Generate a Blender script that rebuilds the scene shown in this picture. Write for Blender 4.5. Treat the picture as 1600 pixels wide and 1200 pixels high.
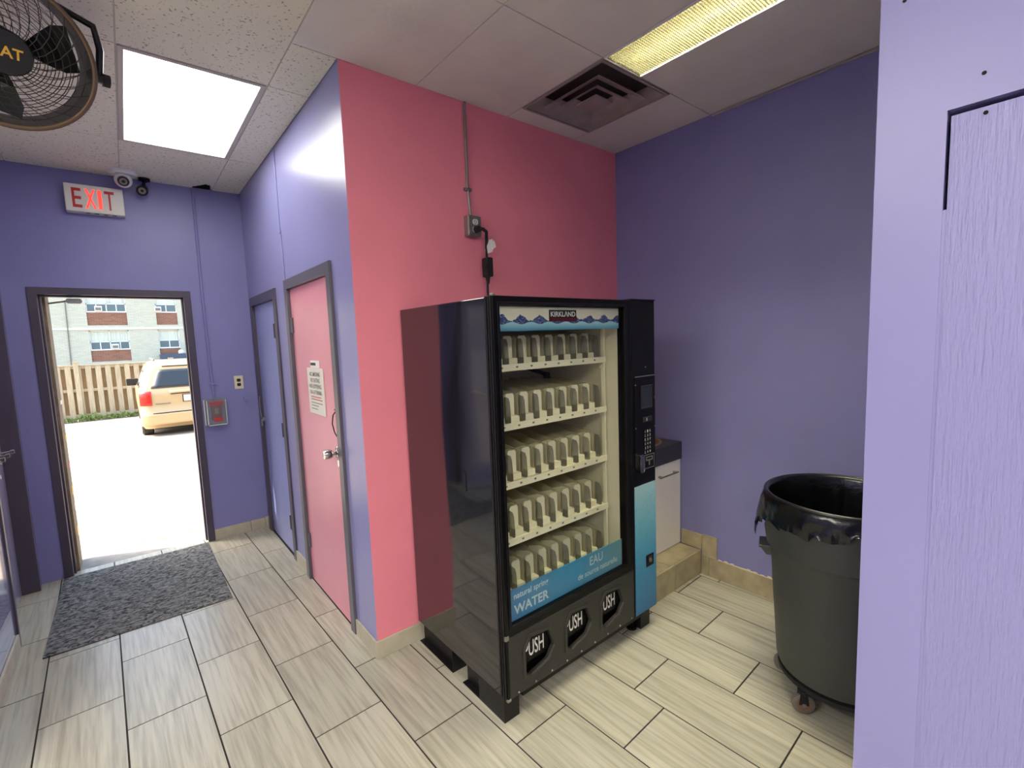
import bpy, bmesh, math, random
from mathutils import Vector, Matrix
from mathutils.geometry import tessellate_polygon
random.seed(7)
for o in list(bpy.data.objects): bpy.data.objects.remove(o)
SC = bpy.context.scene
COL = SC.collection
R = math.radians

# ------------------------------------------------------------------ camera
F_PX, YAW, PITCH, ROLL, EYE = 734.7, 0.684359, -0.0977435, 0.0371012, 1.67
fw = Vector((math.sin(YAW)*math.cos(PITCH), math.cos(YAW)*math.cos(PITCH), math.sin(PITCH)))
rt = Vector((math.cos(YAW), -math.sin(YAW), 0)); dn = fw.cross(rt)
rt, dn = rt*math.cos(ROLL)+dn*math.sin(ROLL), -rt*math.sin(ROLL)+dn*math.cos(ROLL)
cam = bpy.data.objects.new('camera', bpy.data.cameras.new('camera')); COL.objects.link(cam)
cam.matrix_world = Matrix(((rt.x, -dn.x, -fw.x, 0), (rt.y, -dn.y, -fw.y, 0), (rt.z, -dn.z, -fw.z, EYE), (0, 0, 0, 1)))
cam.data.sensor_width = 36; cam.data.lens = F_PX/1600*36; cam.data.clip_start = .02; cam.data.clip_end = 300
SC.camera = cam
SC.view_settings.view_transform = 'Standard'; SC.view_settings.look = 'None'
SC.view_settings.gamma = 1; SC.view_settings.use_curve_mapping = False
SC.view_settings.exposure = 0.55
# ------------------------------------------------------------------ sky and sun
SUN_EL, SUN_X, SUN_Y = 52, -.906, .423        # horizontal direction towards the sun
wd = bpy.data.worlds.new('sky'); SC.world = wd; wd.use_nodes = True
nt = wd.node_tree; sky = nt.nodes.new('ShaderNodeTexSky'); sky.sky_type = 'NISHITA'; sky.sun_disc = False
sky.sun_elevation = R(SUN_EL); sky.sun_rotation = math.atan2(SUN_X, SUN_Y); sky.air_density = 1.3; sky.dust_density = 4.5
bg = nt.nodes['Background']; nt.links.new(sky.outputs[0], bg.inputs[0]); bg.inputs[1].default_value = .52
sl = bpy.data.lights.new('sun', 'SUN'); sl.energy = 6.5; sl.angle = R(.6); sl.color = (1, .95, .86)
so = bpy.data.objects.new('sun', sl); COL.objects.link(so)
tosun = Vector((SUN_X*math.cos(R(SUN_EL)), SUN_Y*math.cos(R(SUN_EL)), math.sin(R(SUN_EL))))
so.rotation_euler = tosun.to_track_quat('Z', 'Y').to_euler(); so.location = (-20, 25, 30)
HALL_LAMP, TROFFER_LAMP, BACK_LAMP = 7.6, 57.0, 23.0
LAMP_COL = (1, .95, .84)

# ------------------------------------------------------------------ materials
def lin(c):
    return tuple((v/12.92 if v <= .04045 else ((v+.055)/1.055)**2.4) for v in (x/255 for x in c)) + (1,)
def mat(name, col, rough=.5, metal=0, spec=.5, var=0, vscale=6, bump=0, bscale=200, stretch=None, emit=0, ecol=None, alpha=1, coat=0, rand=0, trans=0, detail=3):
    m = bpy.data.materials.new(name); m.use_nodes = True
    n, l = m.node_tree.nodes, m.node_tree.links
    b = n['Principled BSDF']; c = lin(col)
    b.inputs['Base Color'].default_value = c; b.inputs['Roughness'].default_value = rough
    b.inputs['Metallic'].default_value = metal; b.inputs['Specular IOR Level'].default_value = spec
    b.inputs['Alpha'].default_value = alpha; b.inputs['Coat Weight'].default_value = coat; b.inputs['Transmission Weight'].default_value = trans
    if emit:
        b.inputs['Emission Color'].default_value = (ecol or c[:3]) + (1,); b.inputs['Emission Strength'].default_value = emit
    if var or bump or rand:
        tc = n.new('ShaderNodeTexCoord'); mp = n.new('ShaderNodeMapping'); l.new(tc.outputs['Object'], mp.inputs[0])
        mp.inputs['Scale'].default_value = stretch or (1, 1, 1)
        if rand:
            oi = n.new('ShaderNodeObjectInfo'); ml = n.new('ShaderNodeMath'); ml.operation = 'MULTIPLY'; ml.inputs[1].default_value = 50
            l.new(oi.outputs['Random'], ml.inputs[0]); l.new(ml.outputs[0], mp.inputs['Location'])
    if var or rand:
        nz = n.new('ShaderNodeTexNoise'); nz.inputs['Scale'].default_value = vscale; nz.inputs['Detail'].default_value = detail
        l.new(mp.outputs[0], nz.inputs['Vector'])
        mr = n.new('ShaderNodeMapRange'); mr.inputs[1].default_value = .3; mr.inputs[2].default_value = .7
        mr.inputs[3].default_value = 1-var; mr.inputs[4].default_value = 1+var; l.new(nz.outputs[0], mr.inputs[0])
        fac = mr.outputs[0]
        if rand:
            m2 = n.new('ShaderNodeMapRange'); m2.inputs[3].default_value = 1-rand; m2.inputs[4].default_value = 1+rand
            l.new(oi.outputs['Random'], m2.inputs[0]); mm = n.new('ShaderNodeMath'); mm.operation = 'MULTIPLY'
            l.new(fac, mm.inputs[0]); l.new(m2.outputs[0], mm.inputs[1]); fac = mm.outputs[0]
        vm = n.new('ShaderNodeVectorMath'); vm.operation = 'SCALE'; vm.inputs[0].default_value = c[:3]
        l.new(fac, vm.inputs['Scale']); l.new(vm.outputs[0], b.inputs['Base Color'])
    if bump:
        nb = n.new('ShaderNodeTexNoise'); nb.inputs['Scale'].default_value = bscale; nb.inputs['Detail'].default_value = detail
        l.new(mp.outputs[0], nb.inputs['Vector'])
        bp = n.new('ShaderNodeBump'); bp.inputs['Strength'].default_value = bump; bp.inputs['Distance'].default_value = .004
        l.new(nb.outputs[0], bp.inputs['Height']); l.new(bp.outputs[0], b.inputs['Normal'])
    return m
def nodes(m): return m.node_tree.nodes, m.node_tree.links, m.node_tree.nodes['Principled BSDF']
def glass(name, tint=(.93, .95, .95), ior=1.45, body=0, bcol=(128, 128, 128), rough=0.0):
    m = bpy.data.materials.new(name); m.use_nodes = True; n, l = m.node_tree.nodes, m.node_tree.links
    n.remove(n['Principled BSDF']); out = n['Material Output']
    t = n.new('ShaderNodeBsdfTransparent'); t.inputs[0].default_value = tint + (1,)
    g = n.new('ShaderNodeBsdfGlossy'); g.inputs['Roughness'].default_value = rough
    fr = n.new('ShaderNodeFresnel'); fr.inputs[0].default_value = ior
    mx = n.new('ShaderNodeMixShader'); ge = n.new('ShaderNodeNewGeometry'); ma = n.new('ShaderNodeMath'); ma.operation = 'SUBTRACT'; ma.use_clamp = True
    l.new(fr.outputs[0], ma.inputs[0]); l.new(ge.outputs['Backfacing'], ma.inputs[1]); l.new(ma.outputs[0], mx.inputs[0])
    src = t
    if body:
        d = n.new('ShaderNodeBsdfDiffuse'); d.inputs[0].default_value = lin(bcol); m2 = n.new('ShaderNodeMixShader'); m2.inputs[0].default_value = body
        l.new(t.outputs[0], m2.inputs[1]); l.new(d.outputs[0], m2.inputs[2]); src = m2
    l.new(src.outputs[0], mx.inputs[1]); l.new(g.outputs[0], mx.inputs[2]); l.new(mx.outputs[0], out.inputs[0])
    return m

PURPLE = (132, 130, 179)
m_purple = mat('purple wall paint', PURPLE, .42, var=.04, vscale=2.5, bump=.12, bscale=90)
m_purple_gloss = mat('purple semi-gloss wall paint', (140, 138, 184), .3, spec=.55, var=.03, vscale=2, bump=.05, bscale=14)
m_lav = mat('lavender painted plywood', (142, 138, 184), .36, var=.03, vscale=3, bump=.16, bscale=26)
m_lavwood = mat('lavender painted wood grain', (143, 139, 185), .36, bump=.8, bscale=55, stretch=(1, 3.2, .32), detail=5)
m_pink = mat('pink wall paint', (246, 142, 156), .5, var=.03, vscale=3, bump=.12, bscale=110)
m_pinkdoor = mat('pink door paint', (224, 146, 160), .34, spec=.5, var=.03, vscale=3, bump=.05, bscale=30)
m_bluedoor = mat('periwinkle door paint', (148, 154, 204), .3, var=.03, vscale=3, bump=.05, bscale=30)
m_frame = mat('dark plum metal paint', (74, 66, 80), .36, spec=.5, var=.05, bump=.05, bscale=40)
m_frame2 = mat('dark grey door frame paint', (92, 88, 96), .33, spec=.5, var=.04)
m_ceil = mat('mineral fibre ceiling panel', (228, 225, 206), .95, spec=.1, bump=.35, bscale=130)
m_ceil2 = mat('smooth gypsum ceiling panel', (217, 214, 208), .9, spec=.15, var=.04, vscale=5, bump=.2, bscale=70)
m_grid = mat('ceiling grid bar', (188, 182, 174), .5)
m_dark = mat('dark void', (14, 13, 13), .95)
m_black = mat('black plastic', (10, 10, 11), .42, spec=.25, bump=.04, bscale=80)
m_blackgloss = mat('glossy black enamel', (24, 23, 25), .06, spec=.8, coat=.45)
m_blacktrim = mat('black door trim', (10, 9, 10), .33, spec=.22)
m_blackmetal = mat('black steel', (22, 21, 22), .45, metal=.2)
m_char = mat('charcoal moulded plastic', (48, 46, 42), .5, var=.12, vscale=18, bump=.15, bscale=90)
m_cream = mat('cream plastic', (246, 240, 206), .45)
m_liner = mat('cream machine liner', (228, 221, 190), .5, var=.03)
m_tan = glass('tan translucent divider', (.92, .91, .84), 1.4, .5, (232, 224, 190), .15)
m_clear = glass('smoky clear divider', (.70, .70, .68), 1.5, .3, (150, 148, 140), .08)
m_glass = glass('display glass', (.94, .95, .94), 1.35)
m_pane = glass('window glass', (.95, .97, .97), 1.5)
m_chrome = mat('chrome', (200, 198, 192), .16, metal=1)
m_steel = mat('galvanised steel', (150, 148, 142), .42, metal=.8, var=.1, vscale=30)
m_white = mat('white plastic', (224, 222, 216), .4)
m_whitecab = mat('white melamine', (246, 241, 228), .4)
m_ivory = mat('ivory plastic', (224, 214, 178), .4)
m_counter = mat('charcoal laminate', (58, 55, 62), .45, var=.05, vscale=40)
m_basin = mat('bronze brown basin', (126, 98, 76), .35)
m_red = mat('red plastic', (196, 40, 40), .4)
m_redlit = mat('lit red exit lettering', (235, 30, 22), .4, emit=1.6, ecol=(1, .03, .02))
m_signface = mat('off white sign face', (226, 222, 208), .45)
m_grey = mat('grey bin plastic', (65, 66, 62), .5, var=.07, vscale=5, bump=.06, bscale=60)
m_bag = mat('black bin liner film', (9, 9, 11), .22, spec=.6, bump=.5, bscale=34)
m_castergrey = mat('grey caster tyre', (112, 106, 98), .5)
m_rubber = mat('black rubber', (24, 24, 24), .7)
m_clearbox = glass('clear polycarbonate cover', (.86, .88, .86), 1.5, .12, (225, 228, 222), .05)
m_kirkred = mat('dark red print', (96, 22, 28), .5)
m_print = mat('black print', (22, 20, 24), .5)
m_whiteprint = mat('white print', (236, 234, 226), .5)
m_paleprint = mat('pale blue print', (196, 216, 220), .5)
m_redprint = mat('red print', (190, 60, 52), .5)
m_greyprint = mat('grey print', (120, 116, 112), .5)
m_yellow = mat('yellow sticker', (214, 178, 40), .5)
m_catyellow = mat('yellow lettering', (226, 176, 60), .45)
m_reveal = mat('worn tan masonry', (136, 120, 98), .85, var=.2, vscale=14, bump=.4, bscale=40)
m_grout = mat('dark floor grout', (44, 38, 33), .85, var=.1)
m_concrete = mat('grey concrete sill', (150, 148, 142), .9, var=.15, vscale=12, bump=.2, bscale=60)
m_lot = mat('sunlit gravel asphalt', (150, 139, 126), .95, var=.12, vscale=3, bump=.3, bscale=30)
m_basetile = mat('beige stone tile', (188, 180, 156), .4, var=.12, vscale=9, rand=.06, bump=.05)
m_steptile = mat('mottled travertine tile', (170, 158, 126), .42, var=.2, vscale=11, rand=.06, bump=.08, bscale=20)
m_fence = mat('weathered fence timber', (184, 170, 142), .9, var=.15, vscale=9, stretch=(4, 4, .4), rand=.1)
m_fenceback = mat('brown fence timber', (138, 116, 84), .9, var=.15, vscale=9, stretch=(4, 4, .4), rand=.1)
m_leaf = mat('weed leaves', (128, 148, 84), .8, var=.3, vscale=20)
m_paint = mat('champagne car paint', (206, 178, 132), .3, metal=.25, coat=.5)
m_carglass = mat('dark car glass', (36, 42, 42), .06, spec=.8)
m_tail = mat('red tail lamp', (205, 32, 18), .25, coat=.4)
m_tyre = mat('tyre rubber', (58, 54, 50), .8)
m_awning = mat('dark blue canopy', (70, 84, 104), .7)
m_winframe = mat('white window frame', (228, 230, 228), .6)
m_curtain = mat('pale curtain', (236, 236, 222), .9, var=.2, vscale=6, stretch=(6, 1, .1))
m_darkpane = mat('dim room glass', (96, 116, 124), .1, spec=.6)
m_band = mat('white concrete band', (226, 226, 220), .8)
m_bulbglass = mat('lamp tube', (255, 250, 235), .5, emit=TROFFER_LAMP*2, ecol=(1, .95, .78))
m_troff = mat('yellow white lamp reflector', (240, 228, 160), .5, emit=TROFFER_LAMP, ecol=(1, .95, .76))
m_louver = mat('pale yellow louver', (78, 75, 48), .5)
m_hall = mat('hall lamp diffuser', (255, 252, 245), .5, emit=HALL_LAMP, ecol=(.95, .96, .90))
m_back = mat('front room lamp diffuser', (255, 252, 245), .5, emit=BACK_LAMP, ecol=LAMP_COL)

def specks(m, scale, lo, dark):            # dark pin holes of the acoustic panels
    n, l, b = nodes(m)
    tc = n.new('ShaderNodeTexCoord'); nz = n.new('ShaderNodeTexNoise'); nz.inputs['Scale'].default_value = scale; nz.inputs['Detail'].default_value = 4
    l.new(tc.outputs['Object'], nz.inputs['Vector'])
    rp = n.new('ShaderNodeValToRGB'); rp.color_ramp.elements[0].position = lo; rp.color_ramp.elements[1].position = lo+.05
    c = b.inputs['Base Color'].default_value[:]
    rp.color_ramp.elements[0].color = tuple(v*dark for v in c[:3])+(1,); rp.color_ramp.elements[1].color = c
    l.new(nz.outputs[0], rp.inputs[0]); l.new(rp.outputs[0], b.inputs['Base Color'])
specks(m_ceil, 75, .335, .45)

def tile_material():
    m = mat('striped porcelain floor tile', (188, 180, 166), .34, spec=.45)
    n, l, b = nodes(m)
    tc = n.new('ShaderNodeTexCoord'); oi = n.new('ShaderNodeObjectInfo')
    off = n.new('ShaderNodeMath'); off.operation = 'MULTIPLY'; off.inputs[1].default_value = 40; l.new(oi.outputs['Random'], off.inputs[0])
    def noise(sc, loc, scale, detail, dist=0.):
        mp = n.new('ShaderNodeMapping'); mp.inputs['Scale'].default_value = sc; l.new(tc.outputs['Object'], mp.inputs[0])
        ad = n.new('ShaderNodeVectorMath'); ad.operation = 'ADD'; l.new(mp.outputs[0], ad.inputs[0]); l.new(off.outputs[0], ad.inputs[1])
        nz = n.new('ShaderNodeTexNoise'); nz.inputs['Scale'].default_value = scale; nz.inputs['Detail'].default_value = detail; nz.inputs['Distortion'].default_value = dist
        l.new(ad.outputs[0], nz.inputs['Vector']); return nz.outputs[0]
    a = noise((1, .045, 1), 0, 62, 4, .12); s = noise((1, .05, 1), 0, 14, 3, .1); p = noise((1, 1, 1), 0, 5, 2)
    r1 = n.new('ShaderNodeValToRGB'); e = r1.color_ramp.elements
    e[0].position = .33; e[0].color = lin((158, 153, 135)); e[1].position = .58; e[1].color = lin((183, 180, 161)); l.new(a, r1.inputs[0])
    r2 = n.new('ShaderNodeMapRange'); r2.inputs[1].default_value = .3; r2.inputs[2].default_value = .7; r2.inputs[3].default_value = .88; r2.inputs[4].default_value = 1.07; l.new(s, r2.inputs[0])
    r3 = n.new('ShaderNodeMapRange'); r3.inputs[3].default_value = .95; r3.inputs[4].default_value = 1.05; l.new(oi.outputs['Random'], r3.inputs[0])
    mm = n.new('ShaderNodeMath'); mm.operation = 'MULTIPLY'; l.new(r2.outputs[0], mm.inputs[0]); l.new(r3.outputs[0], mm.inputs[1])
    vm = n.new('ShaderNodeVectorMath'); vm.operation = 'SCALE'; l.new(r1.outputs[0], vm.inputs[0]); l.new(mm.outputs[0], vm.inputs['Scale']); l.new(vm.outputs[0], b.inputs['Base Color'])
    rr = n.new('ShaderNodeMapRange'); rr.inputs[1].default_value = .3; rr.inputs[2].default_value = .7; rr.inputs[3].default_value = .27; rr.inputs[4].default_value = .36; b.inputs['Roughness'].default_value = .31
    bp = n.new('ShaderNodeBump'); bp.inputs['Strength'].default_value = .12; bp.inputs['Distance'].default_value = .002; l.new(a, bp.inputs['Height']); l.new(bp.outputs[0], b.inputs['Normal'])
    return m
m_tile = tile_material()

def wave_bump(m, scale, strength, dist, stretch=(1, 1, 1)):
    n, l, b = nodes(m)
    tc = n.new('ShaderNodeTexCoord'); mp = n.new('ShaderNodeMapping'); mp.inputs['Scale'].default_value = stretch; l.new(tc.outputs['Object'], mp.inputs[0])
    nz = n.new('ShaderNodeTexNoise'); nz.inputs['Scale'].default_value = scale; nz.inputs['Detail'].default_value = 1; l.new(mp.outputs[0], nz.inputs['Vector'])
    bp = n.new('ShaderNodeBump'); bp.inputs['Strength'].default_value = strength; bp.inputs['Distance'].default_value = dist
    l.new(nz.outputs[0], bp.inputs['Height']); l.new(bp.outputs[0], b.inputs['Normal'])
wave_bump(m_blackgloss, 2.2, .5, .02, (1, 1, .7))

def mat_carpet():
    m = mat('charcoal ribbed mat', (62, 62, 62), .95, spec=.1)
    n, l, b = nodes(m)
    tc = n.new('ShaderNodeTexCoord'); mp = n.new('ShaderNodeMapping'); mp.inputs['Scale'].default_value = (30, 56, 1); l.new(tc.outputs['Object'], mp.inputs[0])
    nz = n.new('ShaderNodeTexNoise'); nz.inputs['Scale'].default_value = 1; nz.inputs['Detail'].default_value = 3; nz.inputs['Distortion'].default_value = 1.2; l.new(mp.outputs[0], nz.inputs['Vector'])
    rp = n.new('ShaderNodeValToRGB'); e = rp.color_ramp.elements; e[0].position = .38; e[0].color = lin((58, 59, 58)); e[1].position = .6; e[1].color = lin((140, 141, 138)); l.new(nz.outputs[0], rp.inputs[0]); l.new(rp.outputs[0], b.inputs['Base Color'])
    bp = n.new('ShaderNodeBump'); bp.inputs['Strength'].default_value = .9; bp.inputs['Distance'].default_value = .006; l.new(nz.outputs[0], bp.inputs['Height']); l.new(bp.outputs[0], b.inputs['Normal'])
    return m
m_mat = mat_carpet()

def mat_brick(name, c1, c2, mortar, scale):
    m = mat(name, c1, .9); n, l, b = nodes(m)
    tc = n.new('ShaderNodeTexCoord'); sp = n.new('ShaderNodeSeparateXYZ'); cb = n.new('ShaderNodeCombineXYZ')
    l.new(tc.outputs['Object'], sp.inputs[0]); l.new(sp.outputs[0], cb.inputs[0]); l.new(sp.outputs[2], cb.inputs[1])
    br = n.new('ShaderNodeTexBrick'); br.inputs['Scale'].default_value = scale; br.inputs['Color1'].default_value = lin(c1); br.inputs['Color2'].default_value = lin(c2); br.inputs['Mortar'].default_value = lin(mortar)
    br.inputs['Mortar Size'].default_value = .025; br.inputs['Row Height'].default_value = .3; br.inputs['Brick Width'].default_value = .9
    l.new(cb.outputs[0], br.inputs['Vector']); l.new(br.outputs['Color'], b.inputs['Base Color']); return m
m_palebrick = mat_brick('pale grey green brick', (204, 204, 186), (192, 194, 177), (170, 174, 158), 3.2)
m_redbrick = mat_brick('red brown brick', (150, 104, 84), (132, 88, 70), (150, 132, 116), 3.2)

def mat_banner():       # printed header: pale sky, dark blue rolling wave, light blue water
    m = mat('printed wave header', (226, 222, 196), .35); n, l, b = nodes(m)
    tc = n.new('ShaderNodeTexCoord'); sp = n.new('ShaderNodeSeparateXYZ'); l.new(tc.outputs['Generated'], sp.inputs[0])
    mp = n.new('ShaderNodeMapping'); mp.inputs['Scale'].default_value = (7.5, 0, 1); l.new(tc.outputs['Generated'], mp.inputs[0])
    def math_(op, a, v=None, c=None):
        k = n.new('ShaderNodeMath'); k.operation = op
        for i, q in enumerate((a, v, c)):
            if q is None: continue
            if isinstance(q, (int, float)): k.inputs[i].default_value = q
            else: l.new(q, k.inputs[i])
        return k.outputs[0]
    sn = math_('SINE', math_('MULTIPLY', sp.outputs[0], 46))
    nz = n.new('ShaderNodeTexNoise'); nz.inputs['Scale'].default_value = 4; nz.inputs['Detail'].default_value = 4; nz.inputs['Distortion'].default_value = .8; l.new(mp.outputs[0], nz.inputs['Vector'])
    top = math_('ADD', math_('MULTIPLY_ADD', sn, .11, .53), math_('MULTIPLY_ADD', nz.outputs[0], .3, -.15))
    bot = math_('MULTIPLY_ADD', sn, -.05, .32)
    isW = math_('LESS_THAN', sp.outputs[2], bot); isD = math_('LESS_THAN', sp.outputs[2], top)
    n2 = n.new('ShaderNodeTexNoise'); n2.inputs['Scale'].default_value = 9; n2.inputs['Detail'].default_value = 3; n2.inputs['Distortion'].default_value = 2; l.new(mp.outputs[0], n2.inputs['Vector'])
    rp = n.new('ShaderNodeValToRGB'); e = rp.color_ramp.elements; e[0].position = .5; e[0].color = lin((36, 48, 108)); e[1].position = .72; e[1].color = lin((170, 196, 220)); l.new(n2.outputs[0], rp.inputs[0])
    rw = n.new('ShaderNodeValToRGB'); e = rw.color_ramp.elements; e[0].position = .0; e[0].color = lin((56, 128, 160)); e[1].position = .3; e[1].color = lin((160, 206, 214)); l.new(sp.outputs[2], rw.inputs[0])
    m1 = n.new('ShaderNodeMix'); m1.data_type = 'RGBA'; m1.inputs[6].default_value = lin((228, 224, 198)); l.new(isD, m1.inputs[0]); l.new(rp.outputs[0], m1.inputs[7])
    m2 = n.new('ShaderNodeMix'); m2.data_type = 'RGBA'; l.new(isW, m2.inputs[0]); l.new(m1.outputs[2], m2.inputs[6]); l.new(rw.outputs[0], m2.inputs[7])
    l.new(m2.outputs[2], b.inputs['Base Color']); return m
m_banner = mat_banner()
def mat_gradient(name, stops, axis=2, bubbles=0):
    m = mat(name, (120, 180, 200), .35); n, l, b = nodes(m)
    tc = n.new('ShaderNodeTexCoord'); sp = n.new('ShaderNodeSeparateXYZ'); l.new(tc.outputs['Generated'], sp.inputs[0])
    rp = n.new('ShaderNodeValToRGB'); e = rp.color_ramp.elements
    for i, (p, c) in enumerate(stops):
        k = e[i] if i < 2 else e.new(p)
        k.position = p; k.color = lin(c)
    l.new(sp.outputs[axis], rp.inputs[0]); col = rp.outputs[0]
    if bubbles:
        mp = n.new('ShaderNodeMapping'); mp.inputs['Scale'].default_value = (1, 1, 3.6); l.new(tc.outputs['Generated'], mp.inputs[0])
        vo = n.new('ShaderNodeTexVoronoi'); vo.inputs['Scale'].default_value = bubbles; l.new(mp.outputs[0], vo.inputs['Vector'])
        r2 = n.new('ShaderNodeValToRGB'); q = r2.color_ramp.elements; q[0].position = .15; q[0].color = (1, 1, 1, 1); q[1].position = .3; q[1].color = (1, 1, 1, 1); k = q.new(.23); k.color = (.72, .8, .86, 1); l.new(vo.outputs['Distance'], r2.inputs[0])
        mx = n.new('ShaderNodeMix'); mx.data_type = 'RGBA'; mx.blend_type = 'MULTIPLY'; mx.inputs[0].default_value = 1; l.new(col, mx.inputs[6]); l.new(r2.outputs[0], mx.inputs[7]); col = mx.outputs[2]
    l.new(col, b.inputs['Base Color']); return m
m_bubble = mat_gradient('printed bubble panel', [(0, (34, 110, 160)), (1, (172, 214, 216)), (.45, (70, 156, 192)), (.7, (120, 190, 206))], 2, 9)
m_water = mat_gradient('printed water strip', [(0, (72, 132, 178)), (1, (110, 158, 172)), (.55, (66, 146, 184))], 0)

# ------------------------------------------------------------------ mesh helpers
ORG = {}
class MB:
    def __init__(s): s.v = []; s.f = []
    def add(s, vs, fs):
        k = len(s.v); s.v += [tuple(p) for p in vs]; s.f += [tuple(i+k for i in q) for q in fs]; return s
    def box(s, x0, x1, y0, y1, z0, z1):
        vs = [(x, y, z) for z in (z0, z1) for y in (y0, y1) for x in (x0, x1)]
        return s.add(vs, [(0, 2, 3, 1), (4, 5, 7, 6), (0, 1, 5, 4), (2, 6, 7, 3), (0, 4, 6, 2), (1, 3, 7, 5)])
    def prism(s, outer, d0, d1, mp, holes=()):
        loops = [list(outer)] + [list(h) for h in holes]
        flat = [p for lp in loops for p in lp]; n = len(flat)
        if holes:
            bm = bmesh.new(); es = []; bv = []
            for lp in loops:
                vv = [bm.verts.new((p[0], p[1], 0)) for p in lp]; bv += vv
                es += [bm.edges.new((vv[i-1], vv[i])) for i in range(len(vv))]
            for i, q in enumerate(bv): q.index = i
            bmesh.ops.triangle_fill(bm, use_beauty=True, use_dissolve=False, edges=es, normal=(0, 0, 1))
            tri = [tuple(q.index for q in f.verts) for f in bm.faces]; bm.free()
        else: tri = tessellate_polygon([[Vector((p[0], p[1], 0)) for p in loops[0]]])
        vs = [mp(p[0], p[1], d0) for p in flat] + [mp(p[0], p[1], d1) for p in flat]
        fs = [tuple(t) for t in tri] + [tuple(i+n for i in reversed(t)) for t in tri]
        k = 0
        for lp in loops:
            m = len(lp)
            for i in range(m):
                j = (i+1) % m; fs.append((k+i, k+j, k+j+n, k+i+n))
            k += m
        return s.add(vs, fs)
    def cyl(s, a, b, r, r2=None, n=16, caps=True):
        a, b = Vector(a), Vector(b); r2 = r if r2 is None else r2; d = (b-a).normalized()
        u = d.orthogonal().normalized(); w = d.cross(u)
        vs = []
        for c, q in ((a, r), (b, r2)):
            vs += [c+q*(math.cos(t)*u+math.sin(t)*w) for t in (2*math.pi*i/n for i in range(n))]
        fs = [(i, (i+1) % n, (i+1) % n+n, i+n) for i in range(n)]
        if caps: fs += [tuple(range(n))[::-1], tuple(range(n, 2*n))]
        return s.add(vs, fs)
    def tube(s, pts, r, n=8, closed=False):
        pts = [Vector(p) for p in pts]; m = len(pts); vs = []; u = None
        for i, p in enumerate(pts):
            if closed: d = pts[(i+1) % m]-pts[i-1]
            else: d = pts[min(i+1, m-1)]-pts[max(i-1, 0)]
            d.normalize()
            u = (d.orthogonal() if u is None else (u-u.dot(d)*d)).normalized(); w = d.cross(u)
            vs += [p+r*(math.cos(t)*u+math.sin(t)*w) for t in (2*math.pi*k/n for k in range(n))]
        fs = []
        for i in range(m if closed else m-1):
            j = (i+1) % m
            fs += [(i*n+k, i*n+(k+1) % n, j*n+(k+1) % n, j*n+k) for k in range(n)]
        if not closed: fs += [tuple(range(n))[::-1], tuple(range((m-1)*n, m*n))]
        return s.add(vs, fs)
    def lathe(s, prof, o=(0, 0, 0), ax=(0, 0, 1), n=32, wob=None):
        o, d = Vector(o), Vector(ax).normalized(); u = Vector((1, 0, 0)) if abs(d.z) > .99 else d.orthogonal().normalized(); w = d.cross(u); vs = []
        for k, (r, h) in enumerate(prof):
            for i in range(n):
                t = 2*math.pi*i/n; rr, hh = (r, h) if wob is None else wob(k, t, r, h)
                vs.append(o+d*hh+rr*(math.cos(t)*u+math.sin(t)*w))
        m = len(prof)
        fs = [(k*n+i, k*n+(i+1) % n, (k+1)*n+(i+1) % n, (k+1)*n+i) for k in range(m-1) for i in range(n)]
        return s.add(vs, fs)
    def rings(s, rs, cap=(True, True)):
        n = len(rs[0]); vs = [p for r in rs for p in r]
        fs = [(k*n+i, k*n+(i+1) % n, (k+1)*n+(i+1) % n, (k+1)*n+i) for k in range(len(rs)-1) for i in range(n)]
        if cap[0]: fs.append(tuple(range(n))[::-1])
        if cap[1]: fs.append(tuple(range((len(rs)-1)*n, len(rs)*n)))
        return s.add(vs, fs)
    def build(s, name, m, parent=None, smooth=False, bevel=0, origin=None, seg=2):
        o0 = ORG[parent] if parent else Vector(origin or (0, 0, 0))
        me = bpy.data.meshes.new(name); me.from_pydata([tuple(Vector(p)-o0) for p in s.v], [], s.f)
        bm = bmesh.new(); bm.from_mesh(me); bmesh.ops.recalc_face_normals(bm, faces=bm.faces); bm.to_mesh(me); bm.free()
        if smooth:
            for p in me.polygons: p.use_smooth = True
        me.materials.append(m)
        ob = bpy.data.objects.new(name, me); COL.objects.link(ob); ORG[ob] = o0
        if parent: ob.parent = parent
        else: ob.location = o0
        if smooth is not True and smooth:          # angle in degrees
            for e in []: pass
        if bevel:
            b = ob.modifiers.new('bevel', 'BEVEL'); b.width = bevel; b.segments = seg; b.limit_method = 'ANGLE'; b.angle_limit = R(40)
        if smooth == 'auto':
            ob.data.set_sharp_from_angle(angle=R(38))
        return ob
def tag(o, label, cat, group=None, kind=None):
    o['label'] = label; o['category'] = cat
    if group: o['group'] = group
    if kind: o['kind'] = kind
    return o
def thing(name, loc, label, cat, group=None, kind=None):
    e = bpy.data.objects.new(name, None); e.empty_display_size = .1; COL.objects.link(e); e.location = loc; ORG[e] = Vector(loc)
    return tag(e, label, cat, group, kind)
def bx(name, m, parent, *a, bevel=0, **k): return MB().box(*a).build(name, m, parent, bevel=bevel, **k)
XZ = lambda u, v, w: (u, w, v)          # outline in x,z, depth along y
YZ = lambda u, v, w: (w, u, v)          # outline in y,z, depth along x
XY = lambda u, v, w: (u, v, w)
def rect(a, b, c, d): return [(a, c), (b, c), (b, d), (a, d)]
def rrect(a, b, c, d, r, n=5):
    out = []
    for cx, cy, t0 in ((b-r, c+r, -90), (b-r, d-r, 0), (a+r, d-r, 90), (a+r, c+r, 180)):
        out += [(cx+r*math.cos(R(t0+90*i/n)), cy+r*math.sin(R(t0+90*i/n))) for i in range(n+1)]
    return out
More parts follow.
